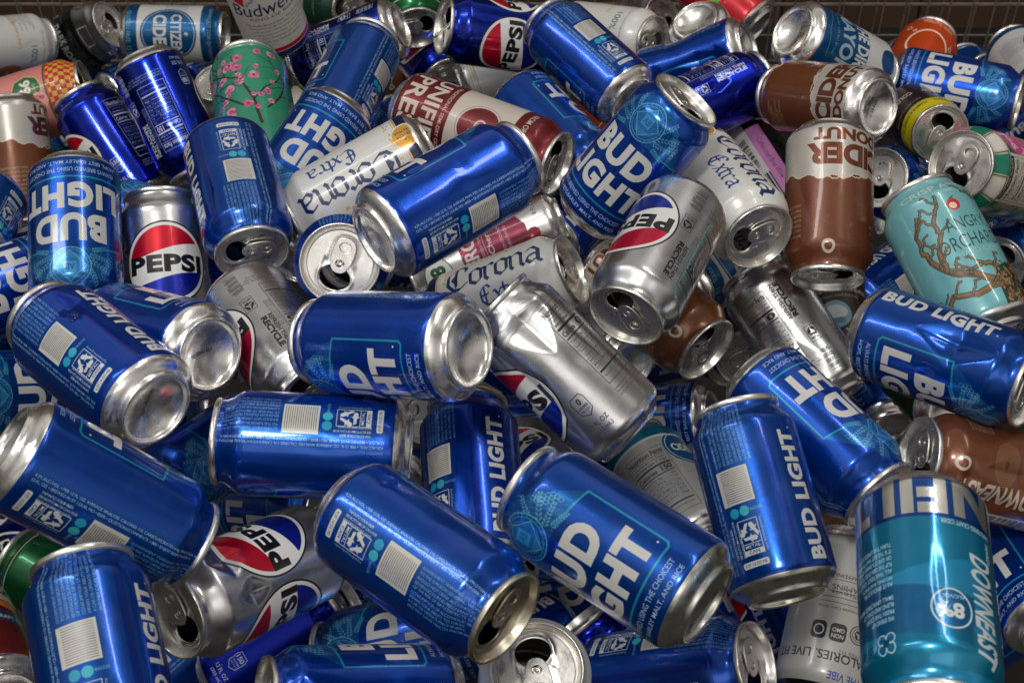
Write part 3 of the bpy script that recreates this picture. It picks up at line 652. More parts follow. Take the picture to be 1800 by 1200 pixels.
# ------------------------------------------------------------------ can geometry (millimetres; z from base to lid)
SZ = {'std': (33.1, 122, 26.3), 'tall': (33.1, 157, 26.3), 'tea': (36.5, 190, 29.5), 'slim': (26.5, 134, 24.2), 'mini': (28.6, 92, 25.4), 'esp': (26.5, 95, 24.0)}
def profiles(size):
    R, L, rn = SZ[size]
    base = [(0, 10.8), (5, 10.5), (10, 9.5), (14, 8.1), (17.5, 6.4), (20, 4.9), (21.2, 3.9), (21.8, 2.9), (22.0, 1.4), (22.3, .5), (22.9, .05), (23.6, 0), (24.2, .4), (24.6, 1.3), (25.0, 2.5), (25.9, 3.6), (27.6, 4.6), (29.6, 6.1), (31.0, 7.5), (31.6, 8.3), (31.8, 8.8)]
    k = R/33.1
    base = [(r*k, z) for r, z in base]+[(R*.968, 9.2), (R*.978, 10.2)]
    body = [(R*.978, 10.2), (R*.988, 11.0), (R*.996, 12.1), (R, 13.5)]
    z1 = L-19; n = int((z1-13.5)/3.4)
    body += [(R, 13.5+(z1-13.5)*i/n) for i in range(1, n+1)]
    dz = 14.2; d = R-rn
    for t in (.12, .25, .38, .5, .62, .75, .87, 1.):
        body.append((R-d*(3*t*t-2*t*t*t)*1.0, z1+dz*t))
    body.append((rn-.1, L-3.9))
    return R, L, rn, base, body
def wobble(seed, amt):
    rnd = random.Random(seed); S_ = [(rnd.choice([2, 2, 3, 4, 5]), rnd.uniform(.01, .07), rnd.uniform(0, 6.28), rnd.uniform(0, 6.28), rnd.uniform(.3, 1)) for _ in range(6)]
    return lambda u, z: amt*sum(a*math.sin(k*u+p)*math.sin(f*z+q) for k, f, p, q, a in S_)
def deformer(size, seed, dents, crush):
    R, L, rn = SZ[size]
    wb = wobble(seed, .10 if not crush else .22)
    D = list(dents or [])
    rnd = random.Random(seed*7+1)
    if crush:
        for k in range({1: 5, 2: 5, 3: 9, 4: 2}[crush]):
            D.append((rnd.uniform(0, 360), rnd.uniform(22, L-24), rnd.uniform(14, 34), rnd.uniform(8, 26), rnd.uniform(1.5, 5.5)))
    for k in range(4):     # light handling dings on every can
        D.append((rnd.uniform(0, 360), rnd.uniform(20, L-26), rnd.uniform(6, 20), rnd.uniform(4, 18), rnd.uniform(.15, .95)**1.2))
    D = [(math.radians(a), b, math.radians(c_), d, e) for a, b, c_, d, e in D]
    def f(x, y, z):
        r = math.hypot(x, y)
        if r < 1e-6: r = 1e-6
        u = math.atan2(y, x); fade = min(1, max(0, (z-10)/12))*min(1, max(0, (L-5-z)/14))
        dr = wb(u, z)*fade
        for du0, dz0, du, dz, dp in D:
            a = abs((u-du0+math.pi) % (2*math.pi)-math.pi)/du; b = abs(z-dz0)/dz
            if a+b < 1.25:
                t = max(0, 1-(a+b)); s = max(0, 1-math.sqrt(a*a+b*b))
                dr -= dp*(.85*t+.15*s*s*(3-2*s))*(fade if dz0 < L-20 else 1)
            elif a < 2 and b < 1: dr += dp*.02*(1-b)*(1-abs(a-1.5)*2 if abs(a-1.5) < .5 else 0)*fade
        q = (r+dr*min(1, r/R*1.0))/r; x *= q; y *= q
        if crush == 1:
            s = math.exp(-((z-L*.55)/22)**2); x *= 1-.16*s; y *= 1+.06*s
            if z > L*.5: t = min(1, (z-L*.5)/20); y += .14*t*(z-L*.5)
        elif crush == 2:
            s = math.exp(-((z-L*.62)/26)**2); x *= 1-.20*s; y *= 1+.08*s; y += 3*math.sin(z*.12)*fade
            if z > L-30: x += (z-L+30)*.25
        elif crush == 3:
            s = .35+.65*math.exp(-((z-L*.5)/38)**2); x *= 1-.52*s; y *= 1+.22*s; x += 3*math.sin(z*.11+u)*fade
        elif crush == 4:
            s = math.exp(-((z-L*.68)/30)**2); x *= 1-.06*s
        return x, y, z
    return f
def lathe(prof, nu, f, zmax, uv=True):
    verts, faces, uvs = [], [], []
    rows = []
    for r, z in prof:
        if r < 1e-6: rows.append([len(verts)]*nu); verts.append(f(0, 0, z)); continue
        row = []
        for i in range(nu):
            a = 2*math.pi*i/nu; row.append(len(verts)); verts.append(f(r*math.cos(a), r*math.sin(a), z))
        rows.append(row)
    for j in range(len(rows)-1):
        for i in range(nu):
            k = (i+1) % nu; q = [rows[j][i], rows[j][k], rows[j+1][k], rows[j+1][i]]
            uq = [(i/nu, prof[j][1]/zmax), ((i+1)/nu, prof[j][1]/zmax), ((i+1)/nu, prof[j+1][1]/zmax), (i/nu, prof[j+1][1]/zmax)]
            if q[0] == q[1]: q = q[1:]; uq = uq[1:]
            elif q[2] == q[3]: q = q[:3]; uq = uq[:3]
            faces.append(q); uvs.append(uq)
    return verts, faces, uvs
def tomesh(name, verts, faces, uvs, mat):
    me = bpy.data.meshes.new(name); me.from_pydata([(x*.001, y*.001, z*.001) for x, y, z in verts], [], faces)
    if uvs:
        l = me.uv_layers.new(name='UVMap'); flat = [c for q in uvs for p in q for c in p]; l.data.foreach_set('uv', flat)
    me.materials.append(mat); me.polygons.foreach_set('use_smooth', [True]*len(me.polygons)); me.update()
    return me
def sdseg(x, y, x0, y0, x1, y1):
    dx, dy = x1-x0, y1-y0; t = max(0, min(1, ((x-x0)*dx+(y-y0)*dy)/(dx*dx+dy*dy+1e-9))); return math.hypot(x-x0-dx*t, y-y0-dy*t)
def lid_geo(size, rot, f, mouth=1.0):
    R, L, rn = SZ[size]; k = rn/26.3; z0 = L-4.8
    prof = [(rn-.12, L-4.1), (rn+.25, L-3.7), (rn+.85, L-3.2), (rn+1.05, L-2.4), (rn+1.05, L-.9), (rn+.75, L-.25), (rn+.2, L), (rn-.35, L-.25), (rn-.6, L-.9), (rn-1.2, L-3.4), (rn-2.0, L-6.4), (rn-2.5, L-7.0), (rn-3.1, L-7.0), (rn-3.5, L-6.3), (rn-3.8, z0-.25), (rn-4.3, z0)]
    v, fc, _ = lathe(prof, 96, lambda x, y, z: (x, y, z), L)
    rp = rn-4.3; mx, my, a_, b_ = 0, 10.6*k, 10.6*k*mouth, 7.9*k*mouth
    n = 96; rings = []
    def height(x, y):
        x /= k; y /= k
        h = 0.
        d = sdseg(x, y, 0, 11, 0, -9.5)-(11.6 if y > 0 else 9.6)   # finger well
        h -= .75/(1+math.exp(d*3.2)); h += .25*math.exp(-(d/.9)**2)
        e = math.hypot(x/11.6, (y-10.6)/8.9)-1; h += .45*math.exp(-(e*9/1.0)**2)
        h += .9*math.exp(-(math.hypot(x, y+1.5)/2.6)**4)
        h += .18*math.exp(-((math.hypot(x, y+13)-3)/.5)**2)
        return h
    T_ = [0, .03, .07, .12, .18, .25, .33, .42, .52, .62, .72, .81, .89, .95, 1.]
    for t in T_:
        row = []
        for i in range(n):
            th = 2*math.pi*i/n; cx, cy = math.cos(th), math.sin(th)
            ix, iy = mx+a_*cx, my+b_*cy*(1 if cy > 0 else 1.05)
            ux, uy = cx, cy
            # ray from the mouth centre to the panel's rim
            bq = mx*ux+my*uy; cq = mx*mx+my*my-rp*rp; s_ = -bq+math.sqrt(bq*bq-cq)
            ox, oy = mx+ux*s_, my+uy*s_
            x, y = ix+(ox-ix)*t, iy+(oy-iy)*t
            w_ = min(1, (1-t)*5); row.append(len(v)); v.append((x, y, z0+height(x, y)*w_))
        rings.append(row)
    for j in range(len(rings)-1):
        for i in range(n):
            q = (i+1) % n; fc.append([rings[j][i], rings[j][q], rings[j+1][q], rings[j+1][i]][::1])
    # rolled edge of the mouth and the torn flap folded inside
    lip = []
    for dz, sc in ((-.5, 1.01), (-1.2, 1.03)):
        row = []
        for i in rings[0]:
            x, y, z = v[i]; row.append(len(v)); v.append((mx+(x-mx)*sc, my+(y-my)*sc, z+dz))
        lip.append(row)
    for r0, r1 in ((rings[0], lip[0]), (lip[0], lip[1])):
        for i in range(n):
            q = (i+1) % n; fc.append([r1[i], r1[q], r0[q], r0[i]])
    fl = []; st = len(v)
    for i in range(32):
        th = 2*math.pi*i/32; x = a_*.9*math.cos(th); y = b_*.9*math.sin(th)
        v.append((x*.94, my-b_*.95+(y+b_*.9)*.26, z0-1.3-(y+b_*.9)*.92)); fl.append(st+i)
    c_ = len(v); v.append((0, my-b_*.95+b_*.9*.26+.6, z0-1.3-b_*.9*.92))
    for i in range(32): fc.append([fl[i], fl[(i+1) % 32], c_])
    c, s = math.cos(rot), math.sin(rot)
    return [f(x*c-y*s, x*s+y*c, z) for x, y, z in v], fc
_tab = None
def tab_base():
    """pull tab: outline with finger hole and rivet hole, as rounded sheet (mm, nose towards +y, sheet at z 0)"""
    global _tab
    if _tab: return _tab
    c = bpy.data.curves.new('pull_tab', 'CURVE'); c.dimensions = '2D'; c.fill_mode = 'BOTH'; c.extrude = .25; c.bevel_depth = .42; c.bevel_resolution = 2; c.resolution_u = 6
    def spl(pts):
        s = c.splines.new('POLY'); s.points.add(len(pts)-1)
        for p, q in zip(s.points, pts): p.co = (q[0], q[1], 0, 1)
        s.use_cyclic_u = True
    out = []
    for i in range(48):
        t = 2*math.pi*i/48; x = math.cos(t); y = math.sin(t)
        px = 7.3*math.copysign(abs(x)**.78, x)*(1-.10*y); py = -5.2+11.8*math.copysign(abs(y)**.8, y); out.append((px, py))
    spl(out)
    spl([(4.6*math.cos(t), -11.0+3.7*math.sin(t)) for t in np.linspace(0, 2*math.pi, 25)[:-1]])
    spl([(3.3*math.cos(t), .2+2.9*math.sin(t)) for t in np.linspace(0, 2*math.pi, 21)[:-1]])
    o = bpy.data.objects.new('pull_tab', c); COL.objects.link(o)
    me = bpy.data.meshes.new_from_object(o.evaluated_get(bpy.context.evaluated_depsgraph_get()))
    v = [tuple(p.co) for p in me.vertices]; fc = [list(p.vertices) for p in me.polygons]
    bpy.data.objects.remove(o); bpy.data.curves.remove(c); bpy.data.meshes.remove(me)
    # rivet button and the tongue that holds it
    def disc(r, z0, z1, cx, cy, n=20):
        st = len(v)
        for rr, zz in ((r, z0), (r, z1-.2), (r*.8, z1), (r*.45, z1), (r*.35, z1-.35), (.01, z1-.35)):
            for i in range(n): t = 2*math.pi*i/n; v.append((cx+rr*math.cos(t), cy+rr*math.sin(t), zz))
        for j in range(5):
            for i in range(n): k = (i+1) % n; fc.append([st+j*n+i, st+j*n+k, st+(j+1)*n+k, st+(j+1)*n+i])
    disc(2.4, -1.2, .5, 0, -.6)
    st = len(v); v += [(-1.6, -4.2, -.1), (1.6, -4.2, -.1), (2.2, -.6, -.25), (-2.2, -.6, -.25), (-1.6, -4.2, .2), (1.6, -4.2, .2), (2.2, -.6, .1), (-2.2, -.6, .1)]
    fc += [[st+4, st+5, st+6, st+7], [st, st+3, st+2, st+1], [st, st+1, st+5, st+4], [st+1, st+2, st+6, st+5], [st+3, st, st+4, st+7]]
    _tab = (v, fc); return _tab
def tab_geo(size, rot, f, lift):
    R, L, rn = SZ[size]; k = rn/26.3; v, fc = tab_base(); z0 = L-4.8+.75
    a = math.radians(2.5+lift); o = []
    for x, y, z in v:
        y2 = y+1.0; y3 = y2*math.cos(a)+z*math.sin(a); z3 = -y2*math.sin(a)+z*math.cos(a)      # free end rises
        o.append((x*k, (y3-1.0)*k, z0+z3*k))
    c, s = math.cos(rot), math.sin(rot)
    return [f(x*c-y*s, x*s+y*c, z) for x, y, z in o], [list(q) for q in fc]
_cache = {}
ident = lambda x, y, z: (x, y, z)
def meshes(size, art, seed, dents, crush, rot, lift, lidm, basem):
    out = {}
    plain = not dents and not crush
    var = seed % 6 if plain and seed >= 200 else seed
    R, L, rn, base, body = profiles(size)
    kb = ('body', size, art, var, str(dents), crush)
    if kb not in _cache:
        f = deformer(size, var+1, dents, crush)
        if crush or (dents and max(d[4] for d in dents) > 2.5):
            fine = []                       # denser rows where the sheet is creased
            for p, q in zip(body, body[1:]): fine += [p, ((p[0]+q[0])/2, (p[1]+q[1])/2)]
            fine.append(body[-1]); nu = 160
        else: fine = body; nu = 96
        _cache[kb] = tomesh('body', *lathe(fine, nu, f, L), printmat(art))
    out['body'] = _cache[kb]
    fo = deformer(size, var+1, dents, crush) if crush else ident
    ck = (seed, crush) if crush else 0
    kb = ('base', size, ck, basem.name)
    if kb not in _cache: v, fc, uv = lathe(base, 80, fo, L); _cache[kb] = tomesh('base', v, fc, None, basem)
    out['base'] = _cache[kb]
    rq = round(rot/(2*math.pi)*24)/24*2*math.pi
    kb = ('lid', size, ck, rq, lidm.name)
    if kb not in _cache: v, fc = lid_geo(size, rq, fo); _cache[kb] = tomesh('lid', v, fc, None, lidm)
    out['lid'] = _cache[kb]
    kb = ('tab', size, ck, rq, lift, lidm.name)
    if kb not in _cache: v, fc = tab_geo(size, rq, fo, lift); _cache[kb] = tomesh('pull_tab', v, fc, None, lidm)
    out['tab'] = _cache[kb]
    return out
def place_can(T, B, size, art, u0, seed, label, group, dents=None, crush=0, mouth=None, lift=0, lidm=LIDM, basem=ALU):
    R, L, rn = SZ[size]; T = Vector(T); B = Vector(B); z = (T-B).normalized(); m = (T+B)/2
    fdir = (camo.location-m); fdir = (fdir-z*fdir.dot(z)).normalized()
    x = Matrix.Rotation(-math.radians(u0), 3, z) @ fdir; y = z.cross(x)
    rt = Vector((1, 0, 0)); up = Vector((0, math.sin(PITCH), math.cos(PITCH)))
    if mouth is None: rot = random.Random(seed).uniform(0, 6.28)
    else:
        d = rt*mouth[0]-up*mouth[1]; rot = math.atan2(d.dot(y), d.dot(x))-math.pi/2
    ms = meshes(size, art, seed, dents, crush, rot, lift, lidm, basem)
    e = bpy.data.objects.new('drink_can', None); COL.objects.link(e); e.empty_display_size = .02
    e.matrix_world = Matrix((x, y, z)).transposed().to_4x4(); e.location = m-z*L*.0005
    tag(e, label, 'can', group)
    def part(nm, me, par):
        o = bpy.data.objects.new(nm, me); COL.objects.link(o); o.parent = par; return o
    part('body', ms['body'], e); part('base', ms['base'], e); l = part('lid', ms['lid'], e); part('pull_tab', ms['tab'], l)
    return e

def on_can(e, size, u, z, lift=0.):
    R = SZ[size][0]*.001+lift; a = math.radians(u)
    return e.matrix_world @ Vector((R*math.cos(a), R*math.sin(a), (z)*.001)), (e.matrix_world.to_3x3() @ Vector((math.cos(a), math.sin(a), 0))).normalized()
def codes(e, lines, rot=0., sc=3.2):
    """ink-jet date code printed inside the domed base; a sub-part of the base"""
    base = [c for c in e.children if c.name.startswith('base')][0]; V = []; F = []
    c, s = math.cos(rot), math.sin(rot)
    for k, l in enumerate(lines):
        t = glyphs(l, .02, 0, 1.05)*sc; mid = (t.reshape(-1, 2).min(0)+t.reshape(-1, 2).max(0))/2
        for tri in t:
            f = []
            for x, y in tri:
                x = -(x-mid[0]); y = y-mid[1]+(len(lines)/2-.5-k)*sc*1.5
                X, Y = x*c-y*s, x*s+y*c; r = math.hypot(X, Y); f.append(len(V)); V.append((X*.001, Y*.001, (10.8-.0125*r*r-.5)*.001))
            F.append(f)
    me = bpy.data.meshes.new('date_code'); me.from_pydata(V, [], F); me.materials.append(CODE)
    o = bpy.data.objects.new('date_code', me); COL.objects.link(o); o.parent = base
CODE, _n, _b = newmat('code_ink'); _b.inputs['Base Color'].default_value = (.05, .05, .06, 1); _b.inputs['Roughness'].default_value = .6

# ------------------------------------------------------------------ the pile: lid centre, base centre (m), size, print, facing angle, ...
CANS = [
    (((-0.5649, 1.4819, 0.3857), (-0.651, 1.4047, 0.4243), 'std', 'white', 0), 'white can with orange lettering lying at the far upper left edge', 'assorted cans in the pile', dict(seed=1)),
    (((-0.4966, 1.5216, 0.383), (-0.5882, 1.5637, 0.3142), 'std', 'black', 0), 'crushed black can with a clear flattened end against the back mesh at upper left', 'assorted cans in the pile', dict(seed=2, crush=3, mouth=(0.5, -0.5))),
    (((-0.3396, 1.4512, 0.4129), (-0.4616, 1.453, 0.4147), 'std', 'citizen', 0), 'white and blue cider can with round blue badge, lying in the back row', 'assorted cans in the pile', dict(seed=3)),
    (((-0.2512, 1.1998, 0.6702), (-0.2327, 1.2232, 0.5519), 'std', 'king', -12), 'white beer can with black script and red stripe leaning out at the top edge', 'assorted cans in the pile', dict(seed=4)),
    (((-0.4308, 1.2055, 0.5072), (-0.6126, 1.1665, 0.4681), 'tea', 'pink', 52), 'pink tea can with a green price badge and checkered collar at upper left', 'assorted cans in the pile', dict(seed=5)),
    (((-0.4139, 1.1248, 0.5564), (-0.3463, 1.053, 0.4845), 'std', 'pepsib', 195), 'deep blue cola can with its ring tab raised, lying over the pink can', 'deep blue cola cans in the pile', dict(seed=6, lift=70, mouth=(-0.5, 0.5))),
    (((-0.2918, 1.0458, 0.5234), (-0.3437, 1.1239, 0.6015), 'std', 'pepsib', 238), 'deep blue cola can with upside-down nutrition text beside the blossom tea can', 'deep blue cola cans in the pile', dict(seed=7)),
    (((-0.2502, 1.1336, 0.5863), (-0.2085, 0.9498, 0.5619), 'tea', 'green', 0), 'mint green tea can printed with pink blossom branches', 'assorted cans in the pile', dict(seed=8)),
    (((-0.1879, 0.7731, 0.6662), (-0.2229, 0.8888, 0.6822), 'std', 'bud', 170), 'blue beer can pointing its opened lid down between the cola can and the face-on lid', 'blue beer cans in the pile', dict(seed=9, dents=[(205, 75, 8, 30, 2.0)], mouth=(-1, 0))),
    (((-0.3091, 0.7277, 0.6479), (-0.3254, 0.8392, 0.6948), 'std', 'bud', -7), 'blue beer can standing upside down at the left with its big front lettering inverted', 'blue beer cans in the pile', dict(seed=10)),
    (((-0.2695, 0.8473, 0.6578), (-0.2545, 0.7439, 0.5948), 'std', 'pepsis', -3), 'silver cola can standing upright with its red, white and blue globe facing out', 'silver cola cans in the pile', dict(seed=11)),
    (((-0.4643, 1.0377, 0.4692), (-0.4799, 1.1233, 0.5548), 'std', 'donut', 82), 'brown and cream cider can at the far left edge below the pink can', 'brown and cream cider cans', dict(seed=12)),
    (((-0.4433, 0.7902, 0.6066), (-0.4238, 0.91, 0.6193), 'std', 'bud', 200), 'blue can cut off by the left edge under the brown and cream can', 'blue beer cans in the pile', dict(seed=13)),
    (((-0.1989, 0.8788, 0.6066), (-0.1397, 0.9749, 0.6529), 'std', 'bud', 4), 'blue beer can lying head down over the striped pale label, front lettering inverted', 'blue beer cans in the pile', dict(seed=14)),
    (((-0.2239, 1.252, 0.5017), (-0.1128, 1.254, 0.5519), 'std', 'pepsib', 235), 'deep blue can with a printed nutrition table lying below the dark green box end', 'deep blue cola cans in the pile', dict(seed=15)),
    (((-0.1295, 1.122, 0.6202), (-0.161, 1.005, 0.606), 'std', 'bud', 114), 'blue beer can tilted upright behind the inverted blue can near the maroon can', 'blue beer cans in the pile', dict(seed=16)),
    (((-0.0661, 1.1621, 0.6102), (0.0477, 1.1862, 0.5735), 'std', 'pepsib', 22), 'deep blue cola can with globe logo sideways and a bent-up ring on its pale lid', 'deep blue cola cans in the pile', dict(seed=17, lift=40, mouth=(0.2, -1))),
    (((0.0311, 1.1471, 0.6237), (0.1072, 1.0547, 0.6003), 'std', 'bud', 118), 'blue beer can with blank white barcode patch leaning over the plain white can', 'blue beer cans in the pile', dict(seed=18)),
    (((0.0385, 0.9419, 0.6168), (-0.0952, 1.0241, 0.6167), 'tall', 'press', 8), 'tall maroon and cream cider can with bold cream lettering and a round badge', 'assorted cans in the pile', dict(seed=19, mouth=(0, -1))),
    (((0.0613, 1.2541, 0.5195), (-0.0541, 1.2237, 0.494), 'std', 'white', 0), 'plain white can with thin gold line behind the tall maroon can', 'assorted cans in the pile', dict(seed=20)),
    (((0.0677, 0.9773, 0.5781), (0.0031, 1.0801, 0.5901), 'std', 'bud', 105), 'blue beer can wedged between the tall maroon can and the one with the crest', 'blue beer cans in the pile', dict(seed=21)),
    (((0.1274, 0.8531, 0.7459), (0.0564, 0.8365, 0.6481), 'std', 'bud', 19), 'blue beer can showing its full front lettering and light blue crest', 'blue beer cans in the pile', dict(seed=22, dents=[(150, 95, 10, 14, 3)])),
    (((0.0047, 0.7749, 0.7526), (-0.0898, 0.6982, 0.7446), 'std', 'bud', 120), 'blue beer can lying across the striped label can above the round lid', 'blue beer cans in the pile', dict(seed=23, dents=[(70, 40, 9, 9, 1.5), (125, 60, 20, 16, 2.2)])),
    (((-0.1682, 0.8434, 0.637), (-0.0617, 0.8869, 0.6775), 'std', 'corona', -32), 'white beer can with inverted blackletter name and gold medallion under a blue can', 'white beer cans with blackletter names', dict(seed=24)),
    (((-0.0802, 0.8702, 0.549), (0.0429, 0.8979, 0.594), 'slim', 'energy', 10), 'slim silver energy drink can with a magenta panel behind the white beer can', 'assorted cans in the pile', dict(seed=25)),
    (((0.0471, 0.8093, 0.619), (-0.0592, 0.8142, 0.5594), 'std', 'corona', 22), 'white beer can with dark blue blackletter name in the middle of the pile', 'white beer cans with blackletter names', dict(seed=26)),
    (((0.1481, 0.7553, 0.5844), (0.073, 0.8514, 0.5888), 'std', 'donut', 20), 'brown and cream cider can buried under the upright silver cola can', 'brown and cream cider cans', dict(seed=27, mouth=(-0.5, -1))),
    (((0.0767, 0.6949, 0.6783), (0.1288, 0.8047, 0.6894), 'std', 'pepsis', -52), 'silver cola can head down with a clean opened lid facing the viewer', 'silver cola cans in the pile', dict(seed=28, dents=[(250, 60, 15, 20, 1.5)], mouth=(-0.1, -1))),
    (((0.1785, 1.3919, 0.5481), (0.2637, 1.3138, 0.509), 'std', 'red', 0), 'bright red can with a green leaf print at the top edge', 'assorted cans in the pile', dict(seed=29)),
    (((0.2422, 1.2851, 0.4476), (0.1865, 1.2615, 0.5535), 'std', 'tonic', 0), 'white can with brown lettering showing its silver domed base at the top', 'assorted cans in the pile', dict(seed=30)),
    (((0.1309, 1.2137, 0.5052), (0.2329, 1.1919, 0.5685), 'std', 'bud', 70), 'crushed blue beer can with its creased silver base beside the raised tab', 'blue beer cans in the pile', dict(seed=31, crush=1)),
    (((0.2345, 1.125, 0.577), (0.1287, 1.0663, 0.5615), 'std', 'pepsin', 317), 'dented deep blue cola can whose raised pull ring sticks out sideways', 'deep blue cola cans in the pile', dict(seed=32, dents=[(350, 90, 8, 30, 5), (300, 60, 12, 18, 3.5)], lift=85, mouth=(-0.5, -0.8))),
    (((0.3517, 1.1481, 0.5599), (0.2558, 1.1215, 0.6306), 'std', 'mayor', 34), 'blue cider can with white block lettering and domed base turned to the viewer', 'assorted cans in the pile', dict(seed=33)),
    (((0.2422, 1.0805, 0.5885), (0.3112, 0.9927, 0.6376), 'std', 'donut', -26), 'brown and cream cider can lying sideways with date print on its silver base', 'brown and cream cider cans', dict(seed=34)),
    (((0.2362, 0.7845, 0.6301), (0.2454, 0.8911, 0.6886), 'std', 'donut', 28), 'brown and cream cider can standing upside down with its lettering inverted', 'brown and cream cider cans', dict(seed=35)),
    (((0.3845, 1.0332, 0.5798), (0.3761, 1.1175, 0.5437), 'mini', 'yellow', 0), 'dark brown coffee can with bright yellow band around its opened lid', 'assorted cans in the pile', dict(seed=36, mouth=(0.2, -1))),
    (((0.4718, 1.3686, 0.4649), (0.413, 1.2626, 0.4503), 'std', 'orange', 0), 'orange red can upright against the wire mesh at upper right', 'assorted cans in the pile', dict(seed=37)),
    (((0.4829, 1.1168, 0.5532), (0.3732, 1.1697, 0.5451), 'std', 'bud', 6), 'blue beer can lying sideways below the orange can at the right edge', 'blue beer cans in the pile', dict(seed=38)),
    (((0.5538, 1.3497, 0.4632), (0.5634, 1.2295, 0.4818), 'std', 'citizen', 100), 'white can with blue bands poking up at the top right corner', 'assorted cans in the pile', dict(seed=39)),
    (((0.3867, 0.9758, 0.5893), (0.5212, 1.0645, 0.4886), 'tea', 'check', 0), 'tea can with white and teal checks and a pink price badge at the right', 'assorted cans in the pile', dict(seed=40, mouth=(-0.6, 0.8))),
    (((0.2943, 0.8085, 0.6931), (0.3352, 0.7012, 0.6522), 'std', 'orchard', -27), 'pale teal cider can printed with a gnarled tree and red apple', 'assorted cans in the pile', dict(seed=41)),
    (((0.3303, 1.0112, 0.5477), (0.3968, 1.0773, 0.4697), 'std', 'bud', 0), 'blue can with pale lid peeking out beside the inverted brown and cream can', 'blue beer cans in the pile', dict(seed=42, mouth=(-0.2, 1))),
    (((0.2679, 0.9845, 0.5117), (0.2269, 1.1117, 0.5212), 'slim', 'pinkwine', 0), 'slim black can with pink panel and barcode beside the white beer can', 'assorted cans in the pile', dict(seed=43)),
    (((0.1818, 0.7927, 0.6648), (0.142, 0.9075, 0.653), 'std', 'corona', 37), 'white beer can with black script, opened lid facing down next to the brown can', 'white beer cans with blackletter names', dict(seed=44, mouth=(-1, 0.3))),
    (((0.2095, 0.932, 0.5413), (0.1314, 0.8409, 0.5635), 'std', 'citizen', 0), 'white can with blue disc hidden under the upright silver cola can', 'assorted cans in the pile', dict(seed=45)),
    (((0.4532, 0.9911, 0.4596), (0.5263, 1.0777, 0.4144), 'std', 'bud', 20), 'blue can between the checkered tea can and the gnarled tree can', 'blue beer cans in the pile', dict(seed=46)),
    (((0.1901, 0.8383, 0.5879), (0.2503, 0.7414, 0.5447), 'std', 'pepsisn', 272), 'silver cola can with black nutrition table and recycling text below the brown can', 'silver cola cans in the pile', dict(seed=47, dents=[(270, 30, 25, 20, 3)])),
    (((0.2742, 0.8151, 0.5082), (0.2769, 0.9096, 0.5173), 'esp', 'espresso', 0), 'small dark espresso can with inverted lettering under the brown and cream can', 'assorted cans in the pile', dict(seed=48)),
    (((0.3348, 0.6267, 0.6811), (0.2447, 0.7055, 0.6573), 'std', 'bud', 284), 'dented blue beer can at the right edge with side lettering along its top', 'blue beer cans in the pile', dict(seed=49, dents=[(262, 76, 34, 30, 6.5)], mouth=(0, -1))),
    (((0.2359, 0.5743, 0.6353), (0.1646, 0.6728, 0.6453), 'std', 'bud', 77), 'blue beer can sloping down to the teal can, box outline and last letters visible', 'blue beer cans in the pile', dict(seed=50)),
    (((0.057, 0.811, 0.4293), (0.1672, 0.7855, 0.4751), 'std', 'bud', -10), 'blue beer can lying level behind the crumpled silver can', 'blue beer cans in the pile', dict(seed=51)),
    (((0.1405, 0.6018, 0.6875), (0.1647, 0.4913, 0.6419), 'std', 'bud', 183), 'blue beer can standing up at lower right with recycling box and silver base', 'blue beer cans in the pile', dict(seed=52, basem=STAIN)),
    (((0.2663, 0.6089, 0.6341), (0.382, 0.6093, 0.5956), 'std', 'donut', 200), 'crumpled brown can with its lid bent inward beneath the dented blue can', 'brown and cream cider cans', dict(seed=53, dents=[(205, 62, 34, 30, 6.5), (240, 38, 24, 22, 4), (165, 80, 20, 20, 3), (190, 100, 26, 10, 3)], mouth=(0.1, 1))),
    (((0.1966, 0.3458, 0.7603), (0.2122, 0.4665, 0.7685), 'std', 'downeast', 0), 'teal cider can standing inverted in the lower right with silver letters at its top', 'assorted cans in the pile', dict(seed=54, dents=[(350, 70, 4, 34, 1.2)])),
    (((0.337, 0.6479, 0.5336), (0.36, 0.5293, 0.5509), 'std', 'bud', 63), 'blue beer can in the lower right corner with only one large letter showing', 'blue beer cans in the pile', dict(seed=55)),
    (((0.2032, 0.4944, 0.5102), (0.2375, 0.6023, 0.5558), 'std', 'sparkling', 0), 'white and black drink can with small certification marks beside the teal can', 'assorted cans in the pile', dict(seed=56)),
    (((0.1535, 0.4851, 0.58), (0.0537, 0.5098, 0.5143), 'std', 'bud', 211), 'blue beer can along the bottom edge with a silver opened lid at its right', 'blue beer cans in the pile', dict(seed=57, mouth=(0, 1))),
    (((0.0144, 0.4439, 0.6414), (0.0095, 0.4895, 0.5283), 'std', 'plainw', 0), 'can seen lid-on with a wide open mouth under the two front cans at the bottom', 'assorted cans in the pile', dict(seed=58, mouth=(-0.15, -1))),
    (((0.0078, 0.5066, 0.7272), (0.1034, 0.4309, 0.7229), 'std', 'bud', 44), 'large blue beer can in the lower centre with last letters and bright cyan outline', 'blue beer cans in the pile', dict(seed=59, basem=STAIN)),
    (((-0.0027, 0.4249, 0.7183), (-0.0948, 0.5046, 0.7136), 'std', 'bud', 141), 'large blue beer can at bottom centre with barcode and goldish opened lid', 'blue beer cans in the pile', dict(seed=60, dents=[(60, 108, 6, 5, 3)], mouth=(-0.6, 1), lidm=LIDG)),
    (((-0.0302, 0.6499, 0.6392), (-0.0214, 0.5312, 0.6122), 'std', 'bud', 201), 'blue beer can upright between the two lying cans, side lettering reading upward', 'blue beer cans in the pile', dict(seed=61, lidm=LIDG)),
    (((-0.185, 0.5838, 0.6783), (-0.0632, 0.5824, 0.6701), 'std', 'bud', 129), 'blue beer can lying level at left centre with warning text and white patch', 'blue beer cans in the pile', dict(seed=62)),
